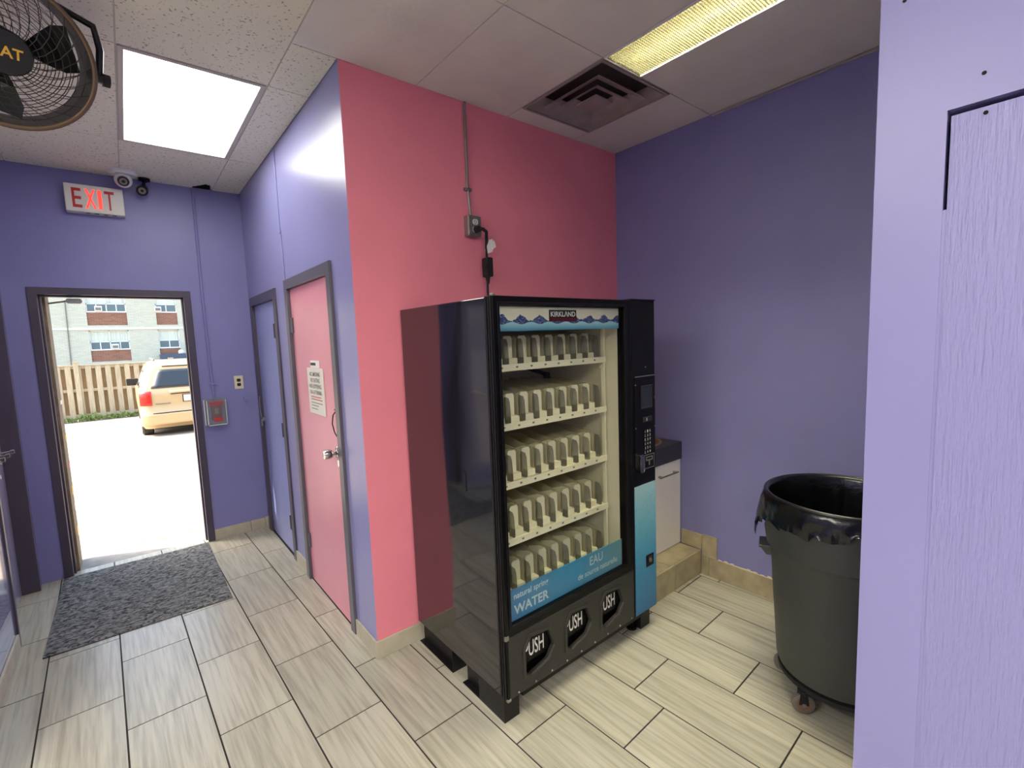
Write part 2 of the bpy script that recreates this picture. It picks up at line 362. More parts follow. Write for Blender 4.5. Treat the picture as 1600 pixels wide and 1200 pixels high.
def text(name, s, o, xd, yd, w, h, m, parent, depth=.0008, bold=0., fit=True):
    cu = bpy.data.curves.new('t', 'FONT'); cu.body = s; cu.size = 1; cu.offset = bold; cu.resolution_u = 3; cu.align_x = 'LEFT'
    to = bpy.data.objects.new('t', cu); COL.objects.link(to); bpy.context.view_layer.update()
    me0 = bpy.data.meshes.new_from_object(to.evaluated_get(bpy.context.evaluated_depsgraph_get()))
    vs = [v.co.copy() for v in me0.vertices]; fs = [tuple(p.vertices) for p in me0.polygons]
    bpy.data.objects.remove(to); bpy.data.curves.remove(cu); bpy.data.meshes.remove(me0)
    x0, x1 = min(v.x for v in vs), max(v.x for v in vs); y0, y1 = min(v.y for v in vs), max(v.y for v in vs)
    o, xd, yd = Vector(o), Vector(xd).normalized(), Vector(yd).normalized(); nd = xd.cross(yd)
    p = [o+xd*((v.x-x0)/(x1-x0)*w)+yd*((v.y-y0)/(y1-y0)*h)+nd*depth for v in vs]
    return MB().add(p, fs).build(name, m, parent)

# ================================================================== SETTING
XL, XH, XR, YP, YE, ZC = -.625, .895, 2.955, 2.305, 4.77, 3.005
YO = 5.10                       # outer face of the exit wall
XK, YK = 1.245, .30             # closet partition: face and end
ROT = .0326                     # the floor tiles are laid slightly askew to the walls

XF, YF = -4.15, 2.50           # front room: left wall, and the wall the hall cuts into
floor = bx('floor', m_grout, None, XF-.1, XR+.1, -3.1, YE+.09, -.12, -.0025)
tag(floor, 'striped beige porcelain tile floor with dark grout joints', 'floor', kind='structure')
def clip(poly, x0, x1, y0, y1):
    for ax, lim, sg in ((0, x0, 1), (0, x1, -1), (1, y0, 1), (1, y1, -1)):
        out = []
        for i in range(len(poly)):
            a, b = poly[i-1], poly[i]; ia, ib = sg*(a[ax]-lim) >= 0, sg*(b[ax]-lim) >= 0
            if ia != ib:
                t = (lim-a[ax])/(b[ax]-a[ax]); out.append((a[0]+t*(b[0]-a[0]), a[1]+t*(b[1]-a[1])))
            if ib: out.append(b)
        poly = out
        if not poly: return poly
    return poly
TW, TL, GAP = .302, .614, .007
cR, sR = math.cos(ROT), math.sin(ROT)
def tw(u, v): return (u*cR-v*sR, u*sR+v*cR)
JOINT = {0: 2.615, 1: 2.905, 2: 2.60, 3: 2.905, 4: 2.60, 5: 2.90, 6: .600, 7: .884, 8: 1.208, 9: 1.50}
shared_tile = {}
for c in range(-15, 11):
    ub = -.06+TW*c; j0 = JOINT.get(c, 2.61 if c % 2 == 0 else 2.905)
    for k in range(-10, 6):
        vb = j0+TL*k
        q = [tw(ub+GAP/2, vb+GAP/2), tw(ub+TW-GAP/2, vb+GAP/2), tw(ub+TW-GAP/2, vb+TL-GAP/2), tw(ub+GAP/2, vb+TL-GAP/2)]
        ymin, ymax, xmin, xmax = min(p[1] for p in q), max(p[1] for p in q), min(p[0] for p in q), max(p[0] for p in q)
        if ymax < -2.2 or (c < -3 and ymin > YF): continue
        if c < -2 and ymin < YF < ymax: q = [(a[0], min(a[1], YF)) for a in q]
        if ymin > YP: lim = (XL-.09, XH, -3, YE+.085)
        elif ymax < YP: lim = (XF, XR, -3, YE)
        else: lim = (XL-.09, XH, -3, YE) if xmax < XH+.03 else ((XL, XR, -3, YP) if xmin > XH-.03 else (XL, XR, -3, YE))
        # the nearer patch stays behind the camera, hidden ones are skipped
        p = clip(q, *lim)
        if len(p) < 3: continue
        if min(a[0] for a in p) > XK+.05 and max(a[1] for a in p) < YK-.02: continue
        ar = abs(sum(p[i-1][0]*p[i][1]-p[i][0]*p[i-1][1] for i in range(len(p))))/2
        if ar < .002: continue
        ctr = tw(ub+TW/2, vb+TL/2)
        full = all(abs(a[0]-b[0])+abs(a[1]-b[1]) < 1e-6 for a, b in zip(sorted(p), sorted(q)))
        if full and 'm' in shared_tile: me = shared_tile['m']
        else:
            loc = [((a[0]-ctr[0])*cR+(a[1]-ctr[1])*sR, -(a[0]-ctr[0])*sR+(a[1]-ctr[1])*cR) for a in p]
            mb = MB().prism(loc, -.009, 0, XY); me = bpy.data.meshes.new('tile'); me.from_pydata(mb.v, [], mb.f); me.materials.append(m_tile)
            bm = bmesh.new(); bm.from_mesh(me); bmesh.ops.recalc_face_normals(bm, faces=bm.faces); bm.to_mesh(me); bm.free()
            if full: shared_tile['m'] = me
        t = bpy.data.objects.new('tile', me); COL.objects.link(t); t.parent = floor; t.location = (ctr[0], ctr[1], 0); t.rotation_euler.z = ROT

# --- walls
def wall(name, m, outline, d0, d1, mp, label, holes=()):
    return tag(MB().prism(outline, d0, d1, mp, holes).build(name, m), label, 'wall', kind='structure')
EX0, EX1, EZ = -.50, .463, 2.155          # exit door frame, outer
wall('wall_exit', m_purple, [(XL-.6, -.3), (EX0, -.3), (EX0, EZ), (EX1, EZ), (EX1, -.3), (4.2, -.3), (4.2, 3.5), (XL-.6, 3.5)], YE, YE+.11, XZ, 'purple painted end wall around the open exit doorway')
w_out = wall('wall_outside', m_reveal, [(-4, -.9), (-.421, -.9), (-.421, 2.20), (.42, 2.20), (.42, -.9), (6, -.9), (6, 3.6), (-4, 3.6)], YE+.11, YO, XZ, 'tan masonry outer leaf of the exit wall, seen in the reveal')
DA0, DA1, DAZ = 3.80, 4.70, 2.10          # purple door frame, outer
DB0, DB1, DBZ = 2.585, 3.515, 2.118       # pink door frame, outer
hw = [(XH, YP), (XH, YE), (XH+.1, YE), (XH+.1, YP+.1)]
mbw = MB()
mbw.prism([(YP, 0), (DB0, 0), (DB0, DBZ), (DB1, DBZ), (DB1, 0), (DA0, 0), (DA0, DAZ), (DA1, DAZ), (DA1, 0), (YE, 0), (YE, 3.3), (YP, 3.3)], XH, XH+.1, YZ)
mbw.v = [(x, y+(.1 if (x > XH+.05 and abs(y-YP) < 1e-6) else 0), z) for x, y, z in mbw.v]
tag(mbw.build('wall_hall', m_purple_gloss), 'glossy periwinkle hall wall holding the two closed doors', 'wall', kind='structure')
wall('wall_pink', m_pink, [(XH, YP), (XR, YP), (XR, YP+.1), (XH+.1, YP+.1)], 0, 3.3, XY, 'pink painted wall behind the vending machine')
wall('wall_alcove', m_purple, rect(-3.2, YP+.3, -.1, 3.3), XR, XR+.1, YZ, 'purple wall of the alcove beside the grey trash can')
LD0, LD1, LDZ = 3.80, 4.665, 2.14         # left door recess
m_leftwall = mat('glossy purple hall enamel', PURPLE, .17, spec=.7, coat=.7, var=.03)
wall('wall_left', m_leftwall, [(YF, -.1), (LD0, -.1), (LD0, LDZ), (LD1, LDZ), (LD1, -.1), (YE, -.1), (YE, 3.3), (YF, 3.3)], XL-.1, XL, YZ, 'purple left hall wall with a recessed dark framed door')
wall('wall_front_room', m_purple, rect(XF, XL-.101, -.1, 3.3), YF, YF+.1, XZ, 'purple front room wall left of the hall opening')
wall('wall_side', m_purple, rect(-3.2, YF+.1, -.1, 3.3), XF-.1, XF, YZ, 'purple far left wall of the front room')
wall('wall_front', m_purple, rect(XF, XR+.2, -.1, 3.3), -3.2, -3.1, XZ, 'purple wall closing the room behind the camera')
kp = wall('wall_closet', m_lav, rect(-3.1, YK, 0, 3.3), XK, XK+.12, YZ, 'lavender painted plywood closet wall end beside the alcove', [rect(-.9, .1905, .12, 2.068)])
wall('wall_closet_return', m_purple, rect(XK+.12, XR, 0, 3.3), YK-.1, YK, XZ, 'purple closet wall behind the grey trash can')
pan = bx('panel', m_lavwood, kp, XK+.001, XK+.03, -.9+.004, .1845, .124, 2.056)
bx('panel_backing', m_dark, kp, XK+.10, XK+.118, -.92, .21, .10, 2.09)
# filler strips: below the top corner the joint is painted shut
bx('filler', m_lav, kp, XK+.002, XK+.03, .1843, .1907, .124, 1.885)
for (y, z) in ((.138, 2.045), (.143, 2.115), (.262, 2.30)):
    MB().cyl((XK-.001, y, z), (XK+.004, y, z), .0035, n=10).build('screw_hole', m_dark, kp)
tag(MB().box(-4, 6, -3.4, YO, 3.3, 3.5).build('roof', m_dark), 'roof slab above the ceiling', 'roof', kind='structure')

# --- ceiling
ceil = bx('ceiling', m_dark, None, XF, XR, -3.1, YE, 3.2, 3.3)
tag(ceil, 'suspended ceiling of speckled off white panels in a thin grid', 'ceiling', kind='structure')
GX = [XL, -.52, .087, .69, 1.303, 1.918, 2.52, XR]; GY = [-3.1, -2.025, -.83, .365, 1.56, 2.742, 3.94, YE]
g = .003
def ctile(poly, m=m_ceil, z=ZC, t=.015):
    cx = sum(p[0] for p in poly)/len(poly); cy = sum(p[1] for p in poly)/len(poly)
    o = MB().prism(poly, z, z+t, XY).build('ceiling_panel', m, ceil); return o
def cr(x0, x1, y0, y1, m=m_ceil): return ctile(rect(x0+g, x1-g, y0+g, y1-g), m)
hole = [(.695, YE), (.70, 4.735), (.665, 4.64), (.63, 4.62), (.60, 4.665), (.575, 4.70), (.55, 4.735), (.552, YE)]
for i in range(7):
    for j in range(7):
        x0, x1, y0, y1 = GX[i], GX[i+1], GY[j], GY[j+1]
        if i >= 4 and j >= 5: continue
        if i == 2 and j in (1, 5): continue                       # lamp panels
        if y0 < YP < y1 and i >= 4: continue
        if i >= 4 and j <= 2: 
            if y1 < YK+.1: continue
        if i == 3 and j in (4, 5, 6):
            if j == 4: cr(x0, x1, y0, y1 if False else YP+.0, m_ceil2); continue
            cr(x0, XH, y0, y1); continue
        if i == 3 and j == 3: cr(x0, x1, y0, y1); continue
        if i == 5 and j == 3: continue
        if i == 6 and j == 3: continue
        if i == 2 and j == 6:
            ctile([(x0+g, y0+g), (x1-g, y0+g), (x1-g, YE-.05)] + [(.69-g, 4.735), (.665, 4.64), (.63, 4.62), (.60, 4.665), (.575, 4.70), (.55, 4.735), (.552, YE)] + [(x0+g, YE)]); continue
        if i == 3 and j == 6: continue
        cr(x0, x1, y0, y1, m_ceil2 if i >= 4 else m_ceil)
cr(.69, XH, YP, GY[5])                                            # short panel up to the hall wall corner
cr(1.303, 1.918, GY[4], YP, m_ceil2); cr(1.918, 2.505, 2.168, YP, m_ceil2); cr(2.505, XR-.004, GY[4], YP, m_ceil2)
cr(2.213, XR-.012, GY[3], GY[4], m_ceil2)
mbg = MB()
for i in range(6):
    for j in range(5):
        if i in (1, 4) and j in (1, 3): continue
        cr(XL-.605*(i+1)+(.02 if i == 5 else 0), XL-.605*i, GY[j], min(GY[j+1], YF))
for x in GX[1:4]: mbg.box(x-.012, x+.012, -3.1, YE if x < XH else YP, ZC+.004, ZC+.03)
for x in (1.303, 1.918): mbg.box(x-.012, x+.012, .32, YP, ZC+.004, ZC+.03)
for y in GY[1:-1]: mbg.box(XL, XH if y > YP else (XR if y > .3 else XK), y-.012, y+.012, ZC+.0045, ZC+.03)
mbg.build('grid_bars', m_grid, ceil)
bx('plenum_shade_sheet', m_dark, ceil, XL, XH, YE-.004, YE-.0005, ZC+.002, 3.19)  # dark sheet added over the wall top as shade inside the ceiling hole
mba = MB(); mba.box(XR-.022, XR-.0005, YK, 1.55, ZC-.012, ZC-.010); mba.box(XR-.003, XR-.0005, YK, 1.55, ZC-.012, ZC+.02)
mba.build('wall_angle', m_grid, ceil)

# --- baseboards (tile strips)
def baseboard(name, label, pieces):
    e = thing(name, (0, 0, 0), label, 'baseboard', kind='structure')
    for a in pieces: MB().box(*a).build('baseboard_tile', m_basetile, e, bevel=.002)
    return e
bt = .012
baseboard('baseboard_pink', 'beige tile baseboard below the pink wall', [(XH-bt, 1.28, YP-bt, YP-.0005, 0, .098), (1.283, 1.90, YP-bt, YP-.0005, 0, .098), (1.903, 2.45, YP-bt, YP-.0005, 0, .098)])
baseboard('baseboard_hall', 'beige tile baseboard along the glossy hall wall', [(XH-bt, XH-.0005, YP-bt+.0125, DB0-.002, 0, .095), (XH-bt, XH-.0005, DB1+.002, DA0-.002, 0, .095)])
baseboard('baseboard_exit', 'worn beige tile baseboard right of the exit door frame', [(EX1+.003, .745, YE-bt, YE-.0005, 0, .095), (.748, .865, YE-bt, YE-.0005, 0, .095), (.868, XH-.001, YE-bt, YE-.0005, 0, .10)])
baseboard('baseboard_left', 'pale baseboard tiles along the left hall wall', [(XL+.0005, XL+bt, y, y+.607, 0, .09) for y in (2.57, 3.18)])
ab = thing('baseboard_alcove', (0, 0, 0), 'stepped beige tile baseboard on the alcove wall beside the tiled step', 'baseboard', kind='structure')
for a in ((XR-bt, XR-.0005, .33, .985, 0, .128), (XR-bt, XR-.0005, .988, 1.555, 0, .13), (XR-bt, XR-.0005, 1.558, 1.612, 0, .13), (XR-bt, XR-.0005, 1.503, 1.607, .132, .282), (XR-bt, XR-.0005, 1.61, 1.762, .172, .276)):
    MB().box(*a).build('baseboard_tile', m_steptile, ab, bevel=.002)
mbp = MB()       # chipped plaster edge above the baseboard
for i in range(26):
    y = .95+i*.021; mbp.box(XR-.004, XR-.0003, y, y+.0215, .128, .131+.012*abs(math.sin(i*1.7))*(.4+.6*math.sin(i*.5)**2))
mbp.build('chipped_plaster', m_ivory, ab)

# tiled step in the alcove
st = thing('tiled_step', (2.6, 1.9, 0), 'low travertine tiled step carrying the white sink cabinet', 'step', kind='structure')
bx('step_core', m_grout, st, 2.28, XR-.013, 1.625, YP-.013, 0, .160)
for a in ((2.28, 2.618), (2.622, XR-.014)):
    MB().box(a[0], a[1], 1.612, 1.624, .001, .170).build('riser_tile', m_steptile, st, bevel=.002)
for a in ((2.28, 2.58, 1.626, 1.78), (2.584, XR-.014, 1.626, 1.78), (2.28, 2.58, 1.784, YP-.014), (2.584, XR-.014, 1.784, YP-.014)):
    MB().box(a[0], a[1], a[2], a[3], .158, .170).build('tread_tile', m_steptile, st, bevel=.002)

# --- doors
def door_frame(root, m, y0, y1, z1, w, face):       # casing on the hall wall (plane x = XH)
    MB().prism([(y0, .001), (y0+w, .001), (y0+w, z1-w), (y1-w, z1-w), (y1-w, .001), (y1, .001), (y1, z1), (y0, z1)], XH-face, XH+.095, YZ).build('door_frame', m, root, bevel=.004)
d2 = thing('door_2', (XH, 4.25, 0), 'closed periwinkle slab door beside the exit wall with black hinges', 'door', kind='structure')
door_frame(d2, m_frame, DA0, DA1, DAZ, .075, .012)
bx('door_leaf', m_bluedoor, d2, XH+.012, XH+.05, DA0+.078, DA1-.078, .008, DAZ-.078)
for z in (1.79, 1.02, .275): MB().box(XH-.004, XH+.013, DA0+.112, DA0+.155, z-.055, z+.055).build('hinge', m_black, d2, bevel=.002)
hs = MB().box(XH-.010, XH+.012, DA1-.115, DA1-.078, 1.02, 1.05).box(XH-.02, XH-.008, DA1-.108, DA1-.088, .975, 1.035).build('hasp', m_steel, d2, bevel=.002)
MB().tube([(XH-.012, DA1-.09, 1.24), (XH-.016, DA1-.085, 1.18), (XH-.018, DA1-.092, 1.12), (XH-.014, DA1-.098, 1.05)], .004).build('chain', m_steel, d2)
d3 = thing('door_3', (XH, 3.05, 0), 'closed pink slab door in a grey frame with a chrome knob', 'door', kind='structure')
door_frame(d3, m_frame2, DB0, DB1, DBZ, .066, .018)
bx('door_leaf', m_pinkdoor, d3, XH+.004, XH+.045, DB0+.069, DB1-.069, .008, DBZ-.069)
for z in (1.81, .295): MB().box(XH-.008, XH+.005, DB1-.10, DB1-.062, z-.05, z+.05).cyl((XH-.006, DB1-.068, z-.05), (XH-.006, DB1-.068, z+.05), .007, n=10).build('hinge', m_frame2, d3)
ky, kz = 2.705, 1.05
kn = MB().lathe([(.0, .0), (.036, .0), (.036, .006), (.03, .01), (.014, .012), (.012, .03), (.02, .036), (.027, .05), (.028, .075), (.024, .083), (0, .085)], (XH+.004, ky, kz), (-1, 0, 0), 24).build('door_knob', m_chrome, d3, smooth='auto')
MB().box(XH-.002, XH+.004, ky-.022, ky+.014, kz-.085, kz-.045).build('strike_plate', m_chrome, d3, bevel=.002)
MB().tube([(XH-.002, 2.672, 1.30), (XH-.014, 2.70, 1.27), (XH-.018, 2.712, 1.22), (XH-.012, 2.70, 1.17), (XH-.002, 2.675, 1.135)], .0035).box(XH-.006, XH+.005, 2.66, 2.70, 1.296, 1.304).box(XH-.006, XH+.005, 2.664, 2.684, 1.12, 1.14).build('cable_loop', m_blackmetal, d3)
# painted cable run above the pink door
cb = MB().tube([(XH-.004, 3.53, 2.99), (XH-.004, 3.535, 2.72), (XH-.004, 3.54, 2.455)], .0045, 6).tube([(XH-.004, 3.527, 2.44), (XH-.004, 3.52, 2.3), (XH-.004, 3.517, 2.122)], .0045, 6).box(XH-.012, XH-.0004, 3.518, 3.55, 2.44, 2.458).build('wall_cable', m_purple_gloss, origin=(XH, 3.53, 2.122))
tag(cb, 'thin cable painted over in periwinkle above the pink door frame', 'cable')

d1 = thing('door_1', (0, YE, 0), 'dark plum steel frame of the open exit doorway', 'door', kind='structure')
def uframe(x0, x1, z1, w, y0, y1): return MB().prism([(x0, .0), (x0+w, .0), (x0+w, z1-w), (x1-w, z1-w), (x1-w, .0), (x1, .0), (x1, z1), (x0, z1)], y0, y1, XZ)
uframe(EX0, EX1, EZ, .05, YE-.014, YE+.1095).build('door_frame', m_frame, d1, bevel=.003)
uframe(EX0+.05, EX1-.05, EZ-.05, .013, YE+.045, YE+.10).build('door_stop', m_frame, d1, bevel=.003)
bx('threshold', m_concrete, d1, EX0+.05, EX1-.05, YE+.086, YO+.03, -.09, -.008)
cl = MB().prism(rrect(-.305, -.215, 2.045, 2.082, .017), YE+.03, YE+.075, XZ).build('closer_bracket', m_steel, d1)
MB().tube([(-.29, YE+.17, 2.075), (-.43, YE+.30, 2.062)], .007).tube([(-.29, YE+.17, 2.075), (-.26, YE+.07, 2.07)], .007).cyl((-.29, YE+.17, 2.065), (-.29, YE+.17, 2.09), .013).build('closer_arm', m_steel, d1)
lf = MB(); a = R(172)
hx, hy = -.435, YO+.045; dx, dy = math.cos(a), math.sin(a); nx, ny = -dy*.022, dx*.022
lf.prism([(hx-nx, hy-ny), (hx+dx*.86-nx, hy+dy*.86-ny), (hx+dx*.86+nx, hy+dy*.86+ny), (hx+nx, hy+ny)], -.02, 2.09, XY)
lf.build('door_leaf', m_frame, d1)
for z, hgt, m_ in ((1.02, .05, m_yellow), (.80, .045, m_red), (.60, .075, m_yellow), (.47, .06, m_steel), (.27, .08, m_catyellow), (1.30, .03, m_whiteprint)):
    bx('sticker', m_, d1, -.4205, -.4190, YO-.09-.02*random.random(), YO-.002, z-hgt/2, z+hgt/2)
d4 = thing('door_4', (XL-.09, 4.23, 0), 'purple door set deep in a dark frame on the left hall wall', 'door', kind='structure')
MB().prism([(LD0, .001), (LD0+.03, .001), (LD0+.03, LDZ-.03), (LD1-.03, LDZ-.03), (LD1-.03, .001), (LD1, .001), (LD1, LDZ), (LD0, LDZ)], XL-.098, XL+.010, YZ).build('door_frame', m_frame, d4, bevel=.004)
m_lavgloss = mat('glossy lavender door enamel', (176, 172, 208), .34, spec=1.0, coat=1.0)
bx('door_leaf', m_lavgloss, d4, XL-.125, XL-.086, LD0+.0, LD1-.0, .008, LDZ-.0)
hk = thing('hook_rack', (XL-.085, 4.2, 1.0), 'chrome rack of stubby rods on the purple left hall door', 'rack')
MB().box(XL-.086, XL-.078, 3.86, 4.40, 1.045, 1.085).build('rail', m_chrome, hk, bevel=.002)
for i, y in enumerate((4.27, 4.12, 3.97, 3.86)):
    MB().cyl((XL-.078, y, 1.065), (XL+.012, y, 1.072), .008, n=12).cyl((XL+.012, y, 1.072), (XL+.028, y, 1.073), .0145, n=14).build('rod', m_chrome, hk, smooth='auto')
MB().cyl((XL-.086, 3.85, .995), (XL+.015, 3.85, .995), .008).cyl((XL+.012, 3.85, .995), (XL+.02, 3.85, .995), .012).build('peg', m_chrome, hk, smooth='auto')

# ================================================================== VENDING MACHINE
VX0, VX1, VY0, VY1, VZ0, VZ1 = 1.13, 2.225, 1.49, 2.288, .12, 1.84
vm = thing('vending_machine', ((VX0+VX1)/2, 1.9, 0), 'glossy black glass front water vending machine against the pink wall', 'vending machine')
cab = MB()
cab.box(VX0, VX0+.022, VY0+.052, VY1, VZ0, VZ1-.004)
MB().box(VX0, VX0+.022, VY0+.052, VY1, VZ0, VZ1-.004).build('side_panel', m_blackgloss, vm, bevel=.003)
MB().box(VX1-.022, VX1, VY0+.052, VY1, VZ0, VZ1-.004).build('side_panel', m_blackgloss, vm, bevel=.003)
MB().prism(rrect(1.735, 1.765, .985, 1.085, .0145), VX0-.004, VX0-.0002, YZ).build('dent_plug', m_blackgloss, vm, bevel=.002)
bx('top_panel', m_blackmetal, vm, VX0+.0225, VX1-.0225, VY0+.052, VY1, VZ1-.03, VZ1-.006)
bx('back_panel', m_blackmetal, vm, VX0+.0225, VX1-.0225, VY1-.02, VY1, VZ0, VZ1-.031)
bx('bottom_panel', m_blackmetal, vm, VX0+.0225, VX1-.0225, VY0+.052, VY1-.021, VZ0, VZ0+.03)
GXa, GXb, GZa, GZb = 1.163, 1.966, .447, 1.803      # glass opening
LI = MB()
LI.box(GXa-.008, GXa-.002, VY0+.052, 2.22, .41, 1.79).box(GXb+.004, GXb+.012, VY0+.052, 2.22, .41, 1.79).box(GXa-.008, GXb+.012, 2.22, 2.228, .41, 1.79)
LI.box(GXa-.002, GXb+.004, VY0+.052, 2.22, 1.782, 1.79).box(GXa-.002, GXb+.004, VY0+.052, 2.22, .41, .418)
ln = LI.build('liner', m_liner, vm)
for x in (1.948, 1.20): MB().box(x, x+.012, 1.615, 1.635, .42, 1.78).build('shelf_post', m_cream, ln)
mb = MB()
for i in range(11): mb.box(1.52+i*.022, 1.528+i*.022, 2.214, 2.2195, 1.50, 1.58)
mb.build('vent_slots', m_dark, ln)
SH = [1.545, 1.283, 1.018, .755, .487]; DX, D0 = .0866, 1.214
for zi in SH:
    s = MB().box(1.186, 1.945, 1.606, 2.16, zi-.006, zi+.002).box(1.186, 1.945, 1.598, 1.606, zi-.020, zi+.010).build('shelf', m_cream, vm)
    MB().prism([(1.598, zi-.012), (1.64, zi-.012), (1.64, zi-.05)], 1.940, 1.946, YZ).build('bracket', m_cream, s)
    for j in range(8): MB().box(D0+DX*j+.03, D0+DX*j+.042, 1.5972, 1.598, zi-.008, zi+.0).build('slot_label', m_greyprint, s)
    for j in range(9):
        x = D0+DX*j; z = zi+.002
        MB().prism([(1.612, z), (1.652, z), (1.652, z+.122), (1.624, z+.118), (1.616, z+.10), (1.612, z+.05)], x-.0012, x+.0012, YZ).build('divider', m_clear, s)
        MB().prism([(1.664, z), (2.15, z), (2.15, z+.15), (1.86, z+.15), (1.76, z+.135), (1.664, z+.125)], x-.0015, x+.0015, YZ).build('divider_fin', m_tan, s)
        if j < 8:
            xa = x+.013; yb = 1.662
            p = MB().prism([(xa, z+.004), (xa+.05, z+.004), (xa+.05, z+.122), (xa+.040, z+.132), (xa+.006, z+.132), (xa, z+.124)], yb, yb+.006, XZ)
            p.prism([(yb+.006, z+.004), (yb+.13, z+.004), (yb+.13, z+.10), (yb+.05, z+.128), (yb+.006, z+.13)], xa+.046, xa+.05, YZ)
            p.box(xa+.002, xa+.05, yb-.035, yb, z+.003, z+.032)
            p.build('pusher', m_cream, s)
MB().tube([(1.80, 2.10, 1.50), (1.87, 1.98, 1.455)], .012).box(1.86, 1.885, 1.96, 1.99, 1.43, 1.465).build('cable_arm', m_char, ln)

# door: one frame plate with the display opening, ridged left edge, control column
dr = MB().prism(rect(VX0, 2.018, .402, VZ1), VY0, VY0+.05, XZ, [rect(GXa, GXb, GZa, GZb)]).build('door', m_blacktrim, vm, bevel=.004)
rg = MB()
for y in (VY0+.006, VY0+.020, VY0+.036): rg.box(VX0-.006, VX0+.0, y, y+.007, .126, VZ1-.002)
rg.build('edge_ridges', m_blackmetal, dr, bevel=.0015)
MB().box(VX0-.002, VX0+.014, VY0-.005, VY0+.012, VZ1-.002, VZ1+.008).box(VX0-.004, VX0+.016, VY0-.004, VY0+.01, .395, .415).box(VX0-.004, VX0+.016, VY0-.004, VY0+.01, .118, .13).build('corner_bracket', m_steel, dr, bevel=.002)
bead = MB().prism(rect(GXa-.012, GXb+.012, GZa-.012, GZb+.012), VY0-.005, VY0-.0005, XZ, [rect(GXa, GXb, GZa, GZb)]).build('glass_bead', m_black, dr, bevel=.002)
bx('glass_pane', m_glass, dr, GXa-.004, GXb+.004, VY0+.014, VY0+.018, GZa-.004, GZb+.004)
hd = bx('header_sign', m_banner, dr, GXa+.003, GXb-.022, VY0+.022, VY0+.028, 1.698, 1.799)
lg = bx('logo_plate', m_print, hd, 1.458, 1.632, VY0+.0195, VY0+.0217, 1.737, 1.787)
bx('logo_band', m_kirkred, hd, 1.460, 1.630, VY0+.0188, VY0+.0194, 1.738, 1.752)
text('lettering', 'KIRKL\u039bND', (1.466, VY0+.0193, 1.757), (1, 0, 0), (0, 0, 1), .158, .024, m_whiteprint, hd, bold=.02)
ws = bx('water_sign', m_water, dr, GXa+.003, GXb-.022, VY0+.022, VY0+.028, .449, .588)
tq = lambda s, x, z, w, h, m=m_paleprint, b=.0: text('lettering', s, (x, VY0+.0215, z), (1, 0, 0), (0, 0, 1), w, h, m, ws, bold=b)
tq('natural spring', 1.199, .536, .205, .036, b=.018); tq('WATER', 1.197, .474, .208, .044, b=.025)
tq('EAU', 1.690, .527, .098, .046, b=.012); tq('de source naturelle', 1.602, .481, .30, .030, b=.015)
# push panel with three recessed flaps
def hexa(cx, cz, s=1.0): return [(cx-.083*s, cz-.072*s), (cx-.052*s, cz-.088*s), (cx+.05*s, cz-.062*s), (cx+.088*s, cz-.012*s), (cx+.055*s, cz+.075*s), (cx-.05*s, cz+.088*s), (cx-.083*s, cz+.04*s)]
PC = [(1.318, .268), (1.578, .268), (1.832, .268)]
pp = MB().prism(rect(VX0+.012, 2.016, .124, .400), VY0-.002, VY0+.02, XZ, [hexa(*c) for c in PC]).build('push_panel', m_char, vm, bevel=.004)
bx('panel_back', m_black, pp, VX0+.012, 2.016, VY0+.058, VY0+.064, .124, .40)
MB().box(VX0, VX0+.0115, VY0-.002, VY0+.05, .124, .40).build('panel_edge', m_blacktrim, pp, bevel=.002)
for cx, cz in PC:
    MB().prism(hexa(cx, cz, 1.22), VY0-.0065, VY0-.0025, XZ, [hexa(cx, cz, 1.02)]).build('flap_surround', m_char, pp, bevel=.002)
    fl = bx('push_flap', m_black, pp, cx-.095, cx+.095, VY0+.0245, VY0+.030, cz-.045, cz+.10)
    text('lettering', 'PUSH', (cx-.070, VY0+.024, cz-.022), (1, 0, 0), (0, 0, 1), .118, .072, m_whiteprint, fl, bold=.012)
rv = MB()
for i in range(9): rv.lathe([(0, .004), (.004, .003), (.005, 0)], (1.19+.1*i, VY0-.002, .135), (0, -1, 0), 10)
rv.build('rivet', m_steel, pp)
# control column
cc = MB().box(2.0205, VX1, VY0, VY0+.051, .118, VZ1).build('control_column', m_black, vm, bevel=.004)
MB().box(2.018, VX1+.002, VY0-.002, VY0+.055, VZ1, VZ1+.006).build('top_lip', m_blacktrim, cc)
bp_ = bx('bubble_panel', m_bubble, cc, 2.030, VX1-.004, VY0-.003, VY0-.0005, .126, .852)
bx('key_hole', m_black, bp_, 2.125, 2.193, VY0-.006, VY0-.0032, .376, .442)
MB().cyl((2.159, VY0-.006, .41), (2.159, VY0-.011, .41), .012).box(2.166, 2.170, VY0-.0075, VY0-.006, .418, .434).box(2.148, 2.152, VY0-.0075, VY0-.006, .418, .434).build('lock', m_steel, bp_)
cv = MB().prism(rrect(2.034, 2.216, .945, 1.445, .012), VY0-.006, VY0-.0005, XZ).build('coin_panel', m_blacktrim, cc, bevel=.002)
bx('panel_rim', m_steel, cv, 2.036, 2.214, VY0-.010, VY0-.0062, 1.440, 1.444)
MB().prism(rect(2.088, 2.186, 1.268, 1.392), VY0-.010, VY0-.0062, XZ, [rect(2.094, 2.182, 1.275, 1.386)]).build('display_rim', m_char, cv)
bx('display', m_carglass, cv, 2.0945, 2.1815, VY0-.0085, VY0-.0065, 1.2755, 1.3855)
bx('bill_slot', m_char, cv, 2.10, 2.18, VY0-.012, VY0-.0062, 1.195, 1.222); bx('slot_mark', m_whiteprint, cv, 2.128, 2.133, VY0-.0126, VY0-.0121, 1.20, 1.217)
KEY = 'A1BC2DE3FG4HJ5KL6M'
